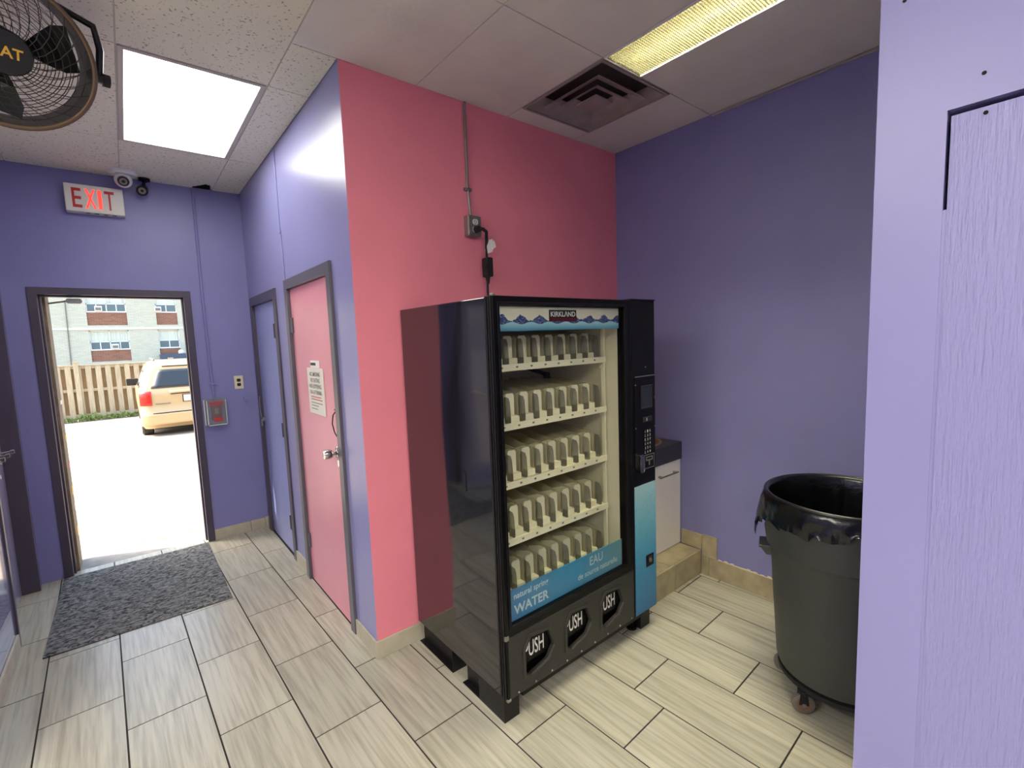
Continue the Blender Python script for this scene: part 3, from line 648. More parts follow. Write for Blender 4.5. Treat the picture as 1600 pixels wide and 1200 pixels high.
for r_ in range(6):
    for c_ in range(3):
        x, z = 2.118+.022*c_, 1.143-.0225*r_
        k = MB().box(x-.009, x+.009, VY0-.0095, VY0-.0062, z-.009, z+.009).build('key', m_black, cv, bevel=.001)
        text('key_mark', KEY[(r_*3+c_) % 18], (x-.0045, VY0-.0097, z-.0065), (1, 0, 0), (0, 0, 1), .009, .013, m_whiteprint, k, depth=.0003, bold=.01)
MB().prism(rrect(2.048, 2.078, .93, 1.03, .008), VY0-.03, VY0-.0062, XZ).build('coin_return_lever', m_chrome, cv, bevel=.003)
MB().prism(rrect(2.078, 2.108, .925, .94, .006), VY0-.012, VY0-.0062, XZ).cyl((2.09, VY0-.006, .975), (2.09, VY0-.014, .975), .007).build('coin_return', m_white, cv)
cdp = MB().prism(rect(2.112, 2.204, .935, 1.012), VY0-.0085, VY0-.0062, XZ, [rect(2.115, 2.201, .938, 1.009)]).build('card_label_rim', m_greyprint, cv)
MB().prism(rect(2.128, 2.188, .978, 1.0), VY0-.0085, VY0-.0062, XZ, [rect(2.134, 2.182, .984, .995)]).box(2.152, 2.162, VY0-.0085, VY0-.0062, .952, .978).build('card_symbol', m_greyprint, cv)
sc = MB()
for x, z in ((2.04, 1.40), (2.212, 1.32), (2.04, 1.17), (2.212, 1.16), (2.13, 1.49)): sc.cyl((x, VY0-.006, z), (x, VY0-.009, z), .0035, n=8)
sc.build('panel_screw', m_steel, cv)
# skids: open steel channels under the cabinet
for x0, x1 in ((VX0, VX0+.084), (VX1-.11, VX1-.026)):
    for y0, y1 in ((VY0+.03, 1.852), (1.94, VY1-.004)):
        s = MB().box(x0, x1, y0, y1, 0, .004).box(x0+.03, x0+.034, y0, y1, .004, .1195).box(x0, x1, y0, y0+.004, .004, .1195)
        if y0 < 1.6: s.box(x0, x0+.03, y0+.004, y0+.19, .004, .1195)
        s.build('skid', m_blackmetal, vm, bevel=.001)
MB().cyl((2.09, VY0+.075, .0), (2.09, VY0+.075, .012), .03).cyl((2.09, VY0+.075, .012), (2.09, VY0+.075, .119), .01).build('levelling_foot', m_black, vm)
bx('kick_rail', m_black, vm, VX0+.09, 2.1, VY0+.01, VY0+.05, .095, .1235)

# ---- outlet on the pink wall, its conduit and the machine's cord
ob = thing('outlet_box', (1.61, YP, 2.25), 'grey surface outlet box with conduit on the pink wall', 'outlet')
MB().box(1.566, 1.657, YP-.048, YP-.0005, 2.258, 2.374).build('box', m_steel, ob, bevel=.006)
fp = MB().prism(rrect(1.570, 1.653, 2.262, 2.370, .006), YP-.051, YP-.0482, XZ).build('face_plate', m_steel, ob, bevel=.001)
for z in (2.336, 2.294):
    rc = MB().prism(rrect(1.594, 1.630, z-.016, z+.016, .012), YP-.054, YP-.0512, XZ).build('receptacle', m_white, ob)
    MB().box(1.604, 1.607, YP-.0545, YP-.0541, z-.002, z+.009).box(1.617, 1.620, YP-.0545, YP-.0541, z-.002, z+.007).cyl((1.612, YP-.0541, z-.008), (1.612, YP-.0546, z-.008), .003, n=10).build('slot', m_dark, rc)
MB().tube([(1.600, YP-.012, 3.0), (1.598, YP-.012, 2.8), (1.596, YP-.012, 2.56), (1.604, YP-.013, 2.42), (1.607, YP-.02, 2.372)], .008, 10).build('conduit', m_steel, ob)
MB().box(1.575, 1.622, YP-.02, YP-.0005, 2.515, 2.532).build('strap', m_steel, ob, bevel=.003)
pc = thing('power_cord', (1.66, YP-.07, 1.84), 'black power cord with inline breaker box hanging above the vending machine', 'cord')
MB().cyl((1.612, YP-.056, 2.294), (1.612, YP-.088, 2.292), .019, .016).tube([(1.612, YP-.085, 2.292), (1.632, YP-.098, 2.290), (1.655, YP-.096, 2.278), (1.666, YP-.08, 2.255), (1.672, YP-.07, 2.22), (1.675, YP-.065, 2.19)], .0095, 10).build('plug', m_rubber, pc, smooth='auto')
MB().tube([(1.675, YP-.065, 2.19), (1.677, YP-.06, 2.12), (1.680, YP-.055, 2.06), (1.682, YP-.05, 1.95), (1.684, YP-.05, 1.87), (1.690, YP-.075, 1.848), (1.70, YP-.12, 1.8455)], .007, 10).build('cable', m_rubber, pc, smooth=True)
MB().prism(rrect(1.664, 1.704, 2.03, 2.14, .008), YP-.082, YP-.03, XZ).box(1.657, 1.664, YP-.075, YP-.04, 2.075, 2.10).cyl((1.683, YP-.055, 2.03), (1.684, YP-.055, 1.99), .014, .008).build('breaker_box', m_rubber, pc, bevel=.003)
MB().prism([(1.668, 2.16), (1.70, 2.17), (1.714, 2.21), (1.704, 2.245), (1.682, 2.238), (1.664, 2.20)], YP-.088, YP-.083, XZ).prism([(1.69, 2.18), (1.722, 2.20), (1.71, 2.235), (1.685, 2.22)], YP-.096, YP-.092, XZ).build('cord_tag', m_whiteprint, pc)

# ---- wall conduit, alarm box, outlet, knob on the exit wall
cd = MB().tube([(.552, YE-.010, 3.0), (.549, YE-.010, 2.6), (.546, YE-.010, 2.2), (.551, YE-.010, 1.6), (.558, YE-.012, 1.255)], .011, 10).box(.53, .572, YE-.022, YE-.0005, 1.365, 1.38).box(.572, .592, YE-.012, YE-.0005, 1.362, 1.383)
tag(cd.build('conduit_pipe', m_purple, origin=(.55, YE, 1.25)), 'slim conduit painted purple running down from the ceiling to the alarm box', 'conduit')
al = thing('fire_alarm_station', (.565, YE, 1.0), 'red pull station under a clear plastic cover beside the exit door', 'fire alarm')
MB().box(.528, .60, YE-.045, YE-.0005, 1.06, 1.20).build('station', mat('dull red metal', (120, 48, 44), .5), al, bevel=.004)
bx('pull_handle', m_steel, al, .55, .578, YE-.056, YE-.0455, 1.115, 1.165)
bx('call_label', m_redprint, al, .508, .612, YE-.0885, YE-.0875, 1.193, 1.204); bx('call_label', m_redprint, al, .508, .612, YE-.0885, YE-.0875, 1.212, 1.224)
bx('alarm_label', m_redprint, al, .535, .60, YE-.0885, YE-.0875, 1.052, 1.085)
MB().prism(rrect(.478, .642, 1.005, 1.250, .02), YE-.03, YE-.0005, XZ, [rrect(.50, .622, 1.03, 1.228, .01)]).build('cover_base', m_clearbox, al, bevel=.004)
MB().prism(rrect(.492, .630, 1.02, 1.238, .016), YE-.087, YE-.031, XZ).build('clear_cover', m_clearbox, al, bevel=.008)
MB().tube([(.492, YE-.086, 1.03), (.492, YE-.086, 1.235)], .003).tube([(.63, YE-.086, 1.03), (.63, YE-.086, 1.235)], .0025).tube([(.495, YE-.086, 1.022), (.628, YE-.086, 1.022)], .003).tube([(.478, YE-.03, 1.02), (.478, YE-.03, 1.24)], .004).build('cover_edge', m_whiteprint, al)
wo = thing('wall_outlet', (.757, YE, 1.31), 'ivory duplex outlet on the purple wall above the small peg', 'outlet')
MB().box(.722, .791, YE-.007, YE-.0005, 1.309, 1.425).build('face_plate', m_ivory, wo, bevel=.002)
for z in (1.386, 1.347): MB().prism(rrect(.741, .772, z-.014, z+.014, .009), YE-.009, YE-.0072, XZ).build('receptacle', m_print, wo)
pg = MB().cyl((.80, YE, 1.225), (.80, YE-.03, 1.225), .008).cyl((.80, YE-.03, 1.225), (.80, YE-.04, 1.225), .02).box(.782, .822, YE-.008, YE-.0005, 1.215, 1.235)
tag(pg.build('wall_peg', m_purple, origin=(.80, YE, 1.225)), 'small purple painted peg on the exit wall below the ivory outlet', 'peg')

# ---- exit sign and cameras
es = thing('exit_sign', (-.07, YE, 2.70), 'lit red EXIT sign box above the open exit doorway', 'exit sign')
MB().box(-.235, .095, YE-.075, YE-.0005, 2.700, 2.895).build('housing', m_signface, es, bevel=.004)
bx('face', m_signface, es, -.230, .090, YE-.0775, YE-.0752, 2.705, 2.890)
for ch, x, w, m_ in (('E', -.195, .052, m_red), ('X', -.125, .060, m_redlit), ('I', -.052, .020, m_redlit), ('T', -.015, .056, m_red)):
    text('letter', ch, (x, YE-.078, 2.728), (1, 0, 0), (0, 0, 1), w, .138, m_, es, bold=.01)
for x in (-.13, -.08, -.03, .02): bx('vent_slot', m_print, es, x, x+.025, YE-.06, YE-.035, 2.699, 2.7001)
dc = thing('dome_camera', (.105, 4.61, ZC), 'white dome security camera on the ceiling above the exit sign', 'camera')
MB().lathe([(0, 0), (.088, 0), (.088, .012), (.078, .028), (.0, .03)], (.105, 4.61, ZC), (0, 0, -1), 32).build('base', m_white, dc, smooth='auto')
MB().lathe([(0.055*math.cos(R(t)), .055*math.sin(R(t))) for t in range(-80, 91, 10)], (.105, 4.605, ZC-.062), (0, 0, -1), 28).build('ball', m_white, dc, smooth=True)
cdir = Vector((-.02, -.86, -.42)).normalized(); c0 = Vector((.105, 4.605, ZC-.062))
MB().cyl(c0+cdir*.042, c0+cdir*.056, .036, .034, 24).build('lens_face', m_print, dc); MB().lathe([(.012, 0), (.023, 0), (.023, .003), (.012, .003), (.012, 0)], c0+cdir*.056, cdir, 20).build('lens_ring', m_greyprint, dc)
bc = thing('bullet_camera', (.235, 4.70, ZC), 'small black bullet camera hanging beside the white dome camera', 'camera')
MB().cyl((.235, 4.71, ZC), (.235, 4.71, ZC-.018), .038).cyl((.235, 4.71, ZC-.018), (.228, 4.715, ZC-.05), .011).build('mount', m_black, bc)
b0 = Vector((.222, 4.735, ZC-.078)); bd = Vector((-.1, -.88, -.35)).normalized()
MB().cyl(b0, b0+bd*.085, .034, .037, 24).build('body', m_black, bc, smooth='auto'); MB().lathe([(.010, 0), (.024, 0), (.024, .003), (.010, .003), (.010, 0)], b0+bd*.0855, bd, 20).build('lens_ring', m_greyprint, bc)

# ---- lamps and vent
def lamp_panel(name, x0, x1, y0, y1, m, label):
    t = thing(name, ((x0+x1)/2, (y0+y1)/2, ZC), label, 'ceiling light')
    MB().prism(rect(x0+.006, x1-.006, y0+.006, y1-.006), ZC-.004, ZC+.03, XY, [rect(x0+.028, x1-.028, y0+.028, y1-.028)]).build('frame', m_grid, t)
    bx('housing', m_grid, t, x0+.007, x1-.007, y0+.007, y1-.007, ZC+.0305, ZC+.034)
    bx('diffuser', m, t, x0+.0285, x1-.0285, y0+.0285, y1-.0285, ZC+.004, ZC+.01)
lamp_panel('ceiling_light', GX[2], GX[3], GY[5], GY[6], m_hall, 'bright flat ceiling light panel in the hall by the exit')
lamp_panel('ceiling_light', GX[2], GX[3], GY[1], GY[2], m_back, 'flat ceiling light panel in the front room in line with the hall light')
for i in (1, 4):
    for j in (1, 3): lamp_panel('ceiling_light', XL-.605*(i+1), XL-.605*i, GY[j], GY[j+1], m_back, 'flat ceiling light panel over the front room %s, %s' % (('middle', 'far left wall')[i//4], ('street side', 'hall side')[j//3]))
tr = thing('troffer_light', (2.07, .97, ZC), 'narrow ceiling light with yellowish egg-crate louver above the vending machine', 'ceiling light')
TX0, TX1, TY0, TY1 = 1.932, 2.208, .372, 1.553
MB().prism(rect(TX0-.008, TX1+.008, TY0-.006, TY1+.006), ZC-.004, ZC+.028, XY, [rect(TX0, TX1, TY0, TY1)]).build('frame', m_white, tr)
bx('reflector', m_troff, tr, TX0, TX1, TY0, TY1, ZC+.085, ZC+.09)
MB().cyl((2.035, TY0+.02, ZC+.045), (2.035, TY1-.10, ZC+.045), .013).build('tube', m_bulbglass, tr)
lv = MB()
nx_, ny_ = 21, 90
for i in range(1, nx_): x = TX0+(TX1-TX0)*i/nx_; lv.box(x-.0007, x+.0007, TY0, TY1, ZC-.002, ZC+.0125)
for i in range(1, ny_): y = TY0+(TY1-TY0)*i/ny_; lv.box(TX0, TX1, y-.0007, y+.0007, ZC-.002, ZC+.0125)
lo = lv.build('louver', m_louver, tr); lo['kind'] = 'stuff'
side_ = MB().box(TX0-.007, TX0-.001, TY0, TY1, ZC+.028, ZC+.09).box(TX1+.001, TX1+.007, TY0, TY1, ZC+.028, ZC+.09).box(TX0, TX1, TY1+.001, TY1+.005, ZC+.028, ZC+.09).box(TX0, TX1, TY0-.005, TY0-.001, ZC+.028, ZC+.09).build('housing', m_white, tr)
m_vent = mat('dusty mauve grey vent metal', (150, 138, 138), .6, var=.12, vscale=12)
av = thing('air_vent', (2.21, 1.874, ZC), 'square stepped ceiling air diffuser beside the narrow louvered light', 'air vent')
VXa, VXb, VYa, VYb = 1.924, 2.500, 1.566, 2.165
MB().prism(rect(VXa, VXb, VYa, VYb), ZC-.006, ZC+.002, XY, [rect(VXa+.014, VXb-.014, VYa+.014, VYb-.014)]).build('frame', m_vent, av, bevel=.001)
def cone(a, b, za, zb):
    cx, cy = (VXa+VXb)/2, (VYa+VYb)/2
    ra = [(cx-a, cy-a, za), (cx+a, cy-a, za), (cx+a, cy+a, za), (cx-a, cy+a, za)]; rb = [(cx-b, cy-b, zb), (cx+b, cy-b, zb), (cx+b, cy+b, zb), (cx-b, cy+b, zb)]
    rc = [(p[0], p[1], p[2]+.002) for p in rb]; rd = [(p[0], p[1], p[2]+.002) for p in ra]
    return MB().rings([ra, rb, rc, rd, ra], (False, False))
for a, b, za, zb in ((.278, .222, ZC-.002, ZC+.058), (.206, .135, ZC-.010, ZC+.022), (.138, .075, ZC-.012, ZC+.018)): cone(a, b, za, zb).build('vane', m_vent, av)
bx('centre_plate', m_vent, av, 2.212-.072, 2.212+.072, 1.8655-.072, 1.8655+.072, ZC-.016, ZC-.011)
bx('duct', mat('shade dark duct metal', (66, 58, 56), .8), av, VXa+.03, VXb-.03, VYa+.03, VYb-.03, ZC+.10, ZC+.11)  # shade behind the vanes is put into this plate's dark colour

# ---- notice and sticker on the pink door
ns = thing('door_notice', (XH+.003, 3.02, 1.24), 'pale metal notice of four NO rules screwed to the pink door', 'sign')
ny0, ny1, nz0, nz1, nxp = 3.172, 2.868, 1.240, 1.528, XH+.0035
bx('plate', m_signface, ns, nxp-.006, nxp, ny1, ny0, nz0, nz1, bevel=.001)
def yt(s, z, h, w, m=m_greyprint, b=.01, y=None, par=ns): return text('lettering', s, (nxp-.0065, y or (3.02+w/2), z), (0, -1, 0), (0, 0, 1), w, h, m, par, bold=b)
yt('NO SMOKING', 1.478, .026, .20); yt('NO EATING', 1.440, .026, .18); yt('NO LOITERING', 1.402, .026, .23); yt('NO LITTERING', 1.366, .024, .22)
for z, m_, w in ((1.346, m_redprint, .2), (1.330, m_redprint, .22), (1.308, m_greyprint, .22), (1.290, m_greyprint, .14), (1.270, m_greyprint, .12)):
    bx('text_rule', m_, ns, nxp-.0068, nxp-.0062, 3.125-w, 3.125, z, z+.005)
sk = MB().box(nxp-.002, nxp, 2.935, 3.105, 1.531, 1.575).build('door_sticker', m_whiteprint, origin=(nxp, 3.02, 1.53)); tag(sk, 'small white torn sticker above the notice on the pink door', 'sticker')
bx('dark_print', m_print, sk, nxp-.0026, nxp-.0021, 3.0, 3.10, 1.545, 1.562)

# ---- fan near the ceiling in the hall
fd = (rt*((0-800)/F_PX)+dn*((75-600)/F_PX)+fw).normalized(); FC = Vector((0, 0, EYE))+fd*2.68
fx = (Vector((.30, 0, 1.45))-FC).normalized()
fan = thing('drum_fan', tuple(FC), 'black drum fan hanging from a yoke below the hall ceiling', 'fan')
fu = Vector((0, 0, 1)).cross(fx).normalized(); fv = fx.cross(fu)
def fp_(a, b, c): return FC+fu*a+fv*b+fx*c
FRd = .236
m_fan = mat('black fan enamel', (26, 25, 24), .4); m_fanrim = mat('tan lit fan metal', (112, 92, 70), .4, metal=.2)  # warm light on the black rim is painted in as tan
MB().lathe([(FRd, -.09), (FRd, .09), (FRd-.004, .094), (FRd-.012, .094), (FRd-.012, -.09), (FRd, -.09)], FC, fx, 64).build('drum', m_fan, fan, smooth='auto')
MB().lathe([(FRd+.001, .06), (FRd+.006, .075), (FRd+.005, .096), (FRd-.006, .099), (FRd-.012, .0945), (FRd+.001, .0945), (FRd+.001, .06)], FC, fx, 64).build('lit_rim_band', m_fanrim, fan, smooth=True)
for nm, zz in (('front_guard', .088), ('rear_guard', -.085)):
    gd = MB()
    for k in range(9):
        r_ = .065+k*.0202; gd.tube([fp_(r_*math.cos(t), r_*math.sin(t), zz+.012*(1-r_/FRd)) for t in (2*math.pi*i/40 for i in range(40))], .0016, 4, closed=True)
    for k in range(28):
        t0 = 2*math.pi*k/28; gd.tube([fp_(r_*math.cos(t0+1.1*(r_/FRd-.2)), r_*math.sin(t0+1.1*(r_/FRd-.2)), zz+.013*(1-r_/FRd)) for r_ in (.06, .10, .14, .185, .229)], .0016, 4)
    gd.build(nm, m_fan if zz > 0 else m_fanrim, fan)
hb = MB().lathe([(0, .112), (.066, .112), (.07, .106), (.07, .096), (0, .096)], FC, fx, 32).build('hub_cap', m_fan, fan, smooth='auto')
text('lettering', 'CAT', fp_(-.042, -.015, .1125), fu, fv, .084, .034, m_catyellow, hb, bold=.02)
for k in range(3):
    t0 = R(120*k+20); b = []
    for r_, w_ in ((.055, .25), (.115, .42), (.175, .45), (.214, .36)):
        b.append([fp_(r_*math.cos(t0-w_), r_*math.sin(t0-w_), -.03), fp_(r_*math.cos(t0+w_), r_*math.sin(t0+w_), .035), fp_(r_*math.cos(t0+w_), r_*math.sin(t0+w_), .039), fp_(r_*math.cos(t0-w_), r_*math.sin(t0-w_), -.026)])
    MB().rings(b).build('blade', m_fan, fan)
MB().cyl(FC-fx*.08, FC+fx*.0, .07, .07, 24).build('motor', m_fan, fan, smooth='auto')
for s_ in (-1, 1):
    MB().cyl(fp_(s_*(FRd+.004), 0, 0), fp_(s_*(FRd+.045), 0, 0), .016, n=14).cyl(fp_(s_*(FRd+.04), 0, 0), fp_(s_*(FRd+.06), 0, 0), .024, n=8).build('pivot_knob', m_fan, fan)
yk = [fp_(-(FRd+.028), -.01, 0), fp_(-(FRd+.030), .10, 0), fp_(-(FRd+.012), .17, -.01), FC+Vector((0, 0, ZC-.04-FC.z))-fu*.12, FC+Vector((0, 0, ZC-.03-FC.z)), FC+Vector((0, 0, ZC-.04-FC.z))+fu*.12, fp_(FRd+.012, .17, -.01), fp_(FRd+.030, .10, 0), fp_(FRd+.028, -.01, 0)]
MB().tube(yk, .012, 8).build('yoke', m_fan, fan, smooth=True)
MB().cyl((FC.x, FC.y, ZC-.04), (FC.x, FC.y, ZC-.008), .02).cyl((FC.x, FC.y, ZC-.008), (FC.x, FC.y, ZC), .06).build('ceiling_plate', m_fan, fan)

# ---- floor mat
fm = MB(); MX0, MX1, MY0, MY1 = -.505, .410, 3.56, 4.752
NX, NY = 46, 60; vs = []
for j in range(NY+1):
    for i in range(NX+1):
        u, v = i/NX, j/NY; x = MX0+(MX1-MX0)*u; y = MY0+(MY1-MY0)*v+.012*(u-.5)*-1
        z = .011+.0012*math.sin(37*u+9*v)*math.sin(23*v-7*u)
        if u < .16 and v < .08: z += .010*(1-u/.16)*(1-v/.08)       # lifted corner
        e = min(i, NX-i, j, NY-j); z = z*(.35 if e == 0 else 1)
        vs.append((x, y, z))
fm.add(vs, [(j*(NX+1)+i, j*(NX+1)+i+1, (j+1)*(NX+1)+i+1, (j+1)*(NX+1)+i) for j in range(NY) for i in range(NX)])
fmat = thing('floor_mat', ((MX0+MX1)/2, (MY0+MY1)/2, 0), 'charcoal ribbed entrance mat on the tiles by the exit door', 'mat')
fm.build('pile', m_mat, fmat, smooth=True)
MB().prism([(MX0, MY0+.006), (MX1, MY0-.006), (MX1, MY1-.006), (MX0, MY1+.006)], .0003, .004, XY).build('backing', m_rubber, fmat)

# ---- sink cabinet on the step
sk_ = thing('sink_cabinet', (2.65, 2.03, .17), 'white sink cabinet with thick charcoal countertop on the tiled step', 'cabinet')
CX0, CX1, CY0, CY1 = 2.36, XR-.003, 1.772, YP-.016
MB().box(CX0, CX0+.016, CY0+.018, CY1, .171, .784).box(CX1-.016, CX1, CY0+.018, CY1, .171, .784).box(CX0+.016, CX1-.016, CY1-.01, CY1, .171, .784).box(CX0+.016, CX1-.016, CY0+.018, CY1-.01, .171, .187).build('body', m_whitecab, sk_)
dr1 = MB().box(CX0+.003, CX1-.004, CY0, CY0+.0175, .174, .782).build('door', m_whitecab, sk_, bevel=.002)
hz = .706
MB().tube([(2.665, CY0-.026, hz), (2.88, CY0-.026, hz)], .0055, 10).cyl((2.685, CY0, hz), (2.685, CY0-.026, hz), .008, n=12).cyl((2.86, CY0, hz), (2.86, CY0-.026, hz), .008, n=12).build('handle', m_steel, dr1)
bcx, bcy, brx, bry = 2.69, 2.02, .232, .205
oval = [(bcx+brx*math.cos(2*math.pi*i/36), bcy+bry*math.sin(2*math.pi*i/36)) for i in range(36)]
MB().prism(rect(CX0-.004, CX1, CY0-.008, CY1), .785, .905, XY, [oval]).build('countertop', m_counter, sk_)
def ov(k, z): return [(bcx+brx*k*math.cos(2*math.pi*i/36), bcy+bry*k*math.sin(2*math.pi*i/36), z) for i in range(36)]
MB().rings([ov(1.05, .9055), ov(1.05, .912), ov(.985, .912), ov(.95, .86), ov(.8, .80), ov(.3, .775), ov(.05, .772)], (False, True)).build('basin', m_basin, sk_, smooth='auto')
MB().cyl((2.44, 2.255, .905), (2.44, 2.255, 1.03), .014).tube([(2.44, 2.255, 1.02), (2.46, 2.22, 1.05), (2.52, 2.15, 1.04)], .011).build('tap', m_chrome, sk_)

# ---- trash can, dolly and liner
TCX, TCY = 2.355, .632
dl = thing('wheeled_dolly', (TCX, TCY, 0), 'round black dolly with grey casters under the trash can', 'dolly')
MB().lathe([(0, .105), (.235, .105), (.24, .11), (.24, .128), (.225, .132), (.0, .132)], (TCX, TCY, 0), (0, 0, 1), 40).build('deck', m_rubber, dl, smooth='auto')
a0 = math.atan2(.707-TCY, 2.122-TCX)
for k in range(5):
    t = a0-k*R(72); cx, cy = TCX+.228*math.cos(t), TCY+.228*math.sin(t); sw = R(-35); wx, wy = math.cos(sw), math.sin(sw)   # axle direction
    cs = MB().cyl((cx, cy, .094), (cx, cy, .108), .022).box(cx-.018, cx+.018, cy-.018, cy+.018, .092, .096).build('caster', m_rubber, dl)
    ax = Vector((-wx, wy, 0)).normalized(); c_ = Vector((cx, cy, .045))
    MB().lathe([(.014, -.014), (.036, -.014), (.044, -.01), (.045, 0), (.044, .01), (.036, .014), (.014, .014), (.014, -.014)], c_, ax, 24).build('wheel', m_castergrey, cs, smooth='auto')
    MB().cyl(c_-ax*.015, c_+ax*.016, .030, n=20).build('wheel_disc', m_basin, cs); MB().cyl(c_-ax*.019, c_+ax*.019, .009, n=10).build('axle', m_steel, cs)
    MB().prism([(-.02, .045), (.02, .045), (.014, .096), (-.014, .096)], .014, .017, lambda u, v, w: tuple(c_+ax*w+Vector((-ax.y, ax.x, 0))*u+Vector((0, 0, v-.045)))).build('fork', m_blackmetal, cs)
tb = thing('trash_can', (TCX, TCY, .133), 'large round grey plastic trash can in the alcove corner', 'trash can')
prof = [(0, .134), (.22, .134), (.238, .142), (.247, .165), (.268, .50), (.283, .765), (.290, .775), (.293, .90), (.298, .915), (.298, .928), (.290, .930), (.284, .90), (.274, .77), (.24, .18), (0, .16)]
MB().lathe(prof, (TCX, TCY, 0), (0, 0, 1), 64).build('body', m_grey, tb, smooth='auto')
cdirv = Vector((TCX, TCY, 0)).normalized(); lft = Vector((-cdirv.y, cdirv.x, 0))
for s_ in (1, -1):
    d_ = (lft*s_-cdirv*.12*1).normalized(); tt = Vector((-d_.y, d_.x, 0)); base = Vector((TCX, TCY, 0))
    def P(a, b, z): return tuple(base+d_*a+tt*b+Vector((0, 0, z)))
    MB().rings([[P(.276, -.055, z), P(.326, -.05, z), P(.326, .05, z), P(.276, .055, z)] for z in (.662, .678)]).rings([[P(.276, y_, .635), P(.296, y_, .635), P(.326, y_, .676), P(.276, y_, .68)] for y_ in (-.055, -.047)]).rings([[P(.276, y_, .635), P(.296, y_, .635), P(.326, y_, .676), P(.276, y_, .68)] for y_ in (.047, .055)]).build('handle', m_grey, tb, bevel=.003)
# raised collar in front with cut-away corners
col = []
for i in range(25):
    t = math.atan2(-cdirv.y, -cdirv.x)+R(-74+148*i/24); e = min(i, 24-i)
    zt = .78+min(.10, .03*e); col.append([(TCX+r_*math.cos(t), TCY+r_*math.sin(t), z) for r_, z in ((.283, .700), (.299, .704), (.309, zt), (.291, zt+.006))])
MB().rings(col).build('collar', m_grey, tb, smooth='auto')
ln_ = thing('bin_liner', (TCX, TCY, .93), 'shiny black bag folded over the rim of the trash can', 'bin liner')
tl = math.atan2(lft.y, lft.x)
def hang(t):
    d = (t-tl+math.pi) % (2*math.pi)-math.pi
    f_ = math.atan2(-cdirv.y, -cdirv.x); df = (t-f_+math.pi) % (2*math.pi)-math.pi
    return .035+.075/(1+math.exp((df-.15)/.16))+.125*math.exp(-(d/.25)**2)
def wob(k, t, r, h):
    n_ = math.sin(17*t+1.3*k)+.7*math.sin(29*t-2*k)+.5*math.sin(43*t+k)
    if k >= 9:                      # outer skirt
        q = (k-8)/5; d = (t-tl+math.pi) % (2*math.pi)-math.pi
        out = .03*math.exp(-(d/.26)**2)*q
        return r+.0055*q*n_+out+.006, .934-hang(t)*q+.009*n_*q*q
    if k <= 3: return r+.004*n_, h
    return r, h
bp2 = [(.0, .30), (.20, .30), (.245, .50), (.262, .75), (.276, .88), (.284, .925), (.288, .938), (.298, .944), (.307, .938), (.312, .918), (.313, .90), (.314, .88), (.314, .86), (.315, .84)]
MB().lathe(bp2, (TCX, TCY, 0), (0, 0, 1), 160, wob).build('bag', m_bag, ln_, smooth=True)
MB().lathe([(.302+.0085*math.cos(a_), .938+.0085*math.sin(a_)) for a_ in (2*math.pi*i/10 for i in range(11))], (TCX, TCY, 0), (0, 0, 1), 80).build('rolled_edge', mat('taut black film', (16, 16, 20), .3), ln_, smooth=True)

# ================================================================== OUTSIDE
GZ = lambda y: -.06-.0265*(y-YO)
gr = MB().add([(-40, YO-.01, GZ(YO)), (40, YO-.01, GZ(YO)), (40, 21, GZ(21)), (-40, 21, GZ(21)), (40, 90, GZ(21)), (-40, 90, GZ(21))], [(0, 1, 2, 3), (3, 2, 4, 5)]).build('ground_outside', m_lot)
tag(gr, 'sunlit pale asphalt of the parking lot behind the exit', 'ground', kind='structure')
gv = MB()
for i in range(420):
    x = random.gauss(.12, .22); y = YO+.04+abs(random.gauss(0, .12)); r_ = random.uniform(.004, .011); z = GZ(y)
    if not -.4 < x < .42: continue
    gv.add([(x-r_, y-r_, z), (x+r_, y-r_, z), (x+r_*.6, y+r_, z), (x-r_, y+r_, z), (x, y, z+r_*.9)], [(0, 1, 4), (1, 2, 4), (2, 3, 4), (3, 0, 4)])
tag(gv.build('gravel', mat('yellow gravel', (196, 176, 120), .9)), 'loose yellowish grit at the edge of the exit sill', 'gravel', kind='stuff')

# fence
FY = 20.2; fz = GZ(FY)
fe = thing('board_fence', (-.8, FY, fz), 'weathered board on board timber fence across the parking lot', 'fence')
def plank(name, m, x, y, w, z0, z1, dogear=0):
    MB().box(-w/2, w/2, -.011, .011, 0, z1-z0)
    mb = MB().box(x-w/2, x+w/2, y-.011, y+.011, z0, z1); return mb.build(name, m, fe)
for i in range(-22, 12):
    x = -.72+.24*i
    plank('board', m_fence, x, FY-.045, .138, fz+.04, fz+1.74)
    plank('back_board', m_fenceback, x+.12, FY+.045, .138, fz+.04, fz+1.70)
for z in (.12, .93, 1.66): MB().box(-6.2, 2.2, FY-.03, FY+.03, fz+z, fz+z+.085).build('rail', m_fence, fe)
MB().box(-6.2, 2.2, FY-.07, FY+.07, fz+1.745, fz+1.78).build('cap', m_fence, fe)
for x in (-6.0, -3.6, -1.24, 1.2):
    p_ = MB().box(x-.06, x+.06, FY-.13, FY-.065, fz, fz+1.85).build('post', m_fence, fe); MB().box(x-.075, x+.075, FY-.15, FY-.045, fz+1.851, fz+1.885).build('post_cap', m_fence, p_)
wv = MB()
for i in range(900):
    x = random.uniform(-4, .35); hgt = random.uniform(.02, .14)*(1.5 if abs(x+1.1) < .25 or abs(x+.2) < .1 else .8); y = FY-.26-random.random()*.16; a_ = random.random()*6.28
    dx_, dy_ = .07*math.cos(a_), .07*math.sin(a_); z = fz+random.random()*hgt
    wv.add([(x, y, z), (x+dx_, y+dy_, z+.05), (x+dx_*.5-dy_*.5, y+dy_*.5+dx_*.5, z+.09), (x-dx_*.2, y-.02, z+.06)], [(0, 1, 2), (0, 2, 3)])
tag(wv.build('weeds', m_leaf, origin=(-1.5, FY-.2, fz)), 'green weeds growing along the foot of the timber fence', 'weeds', kind='stuff')

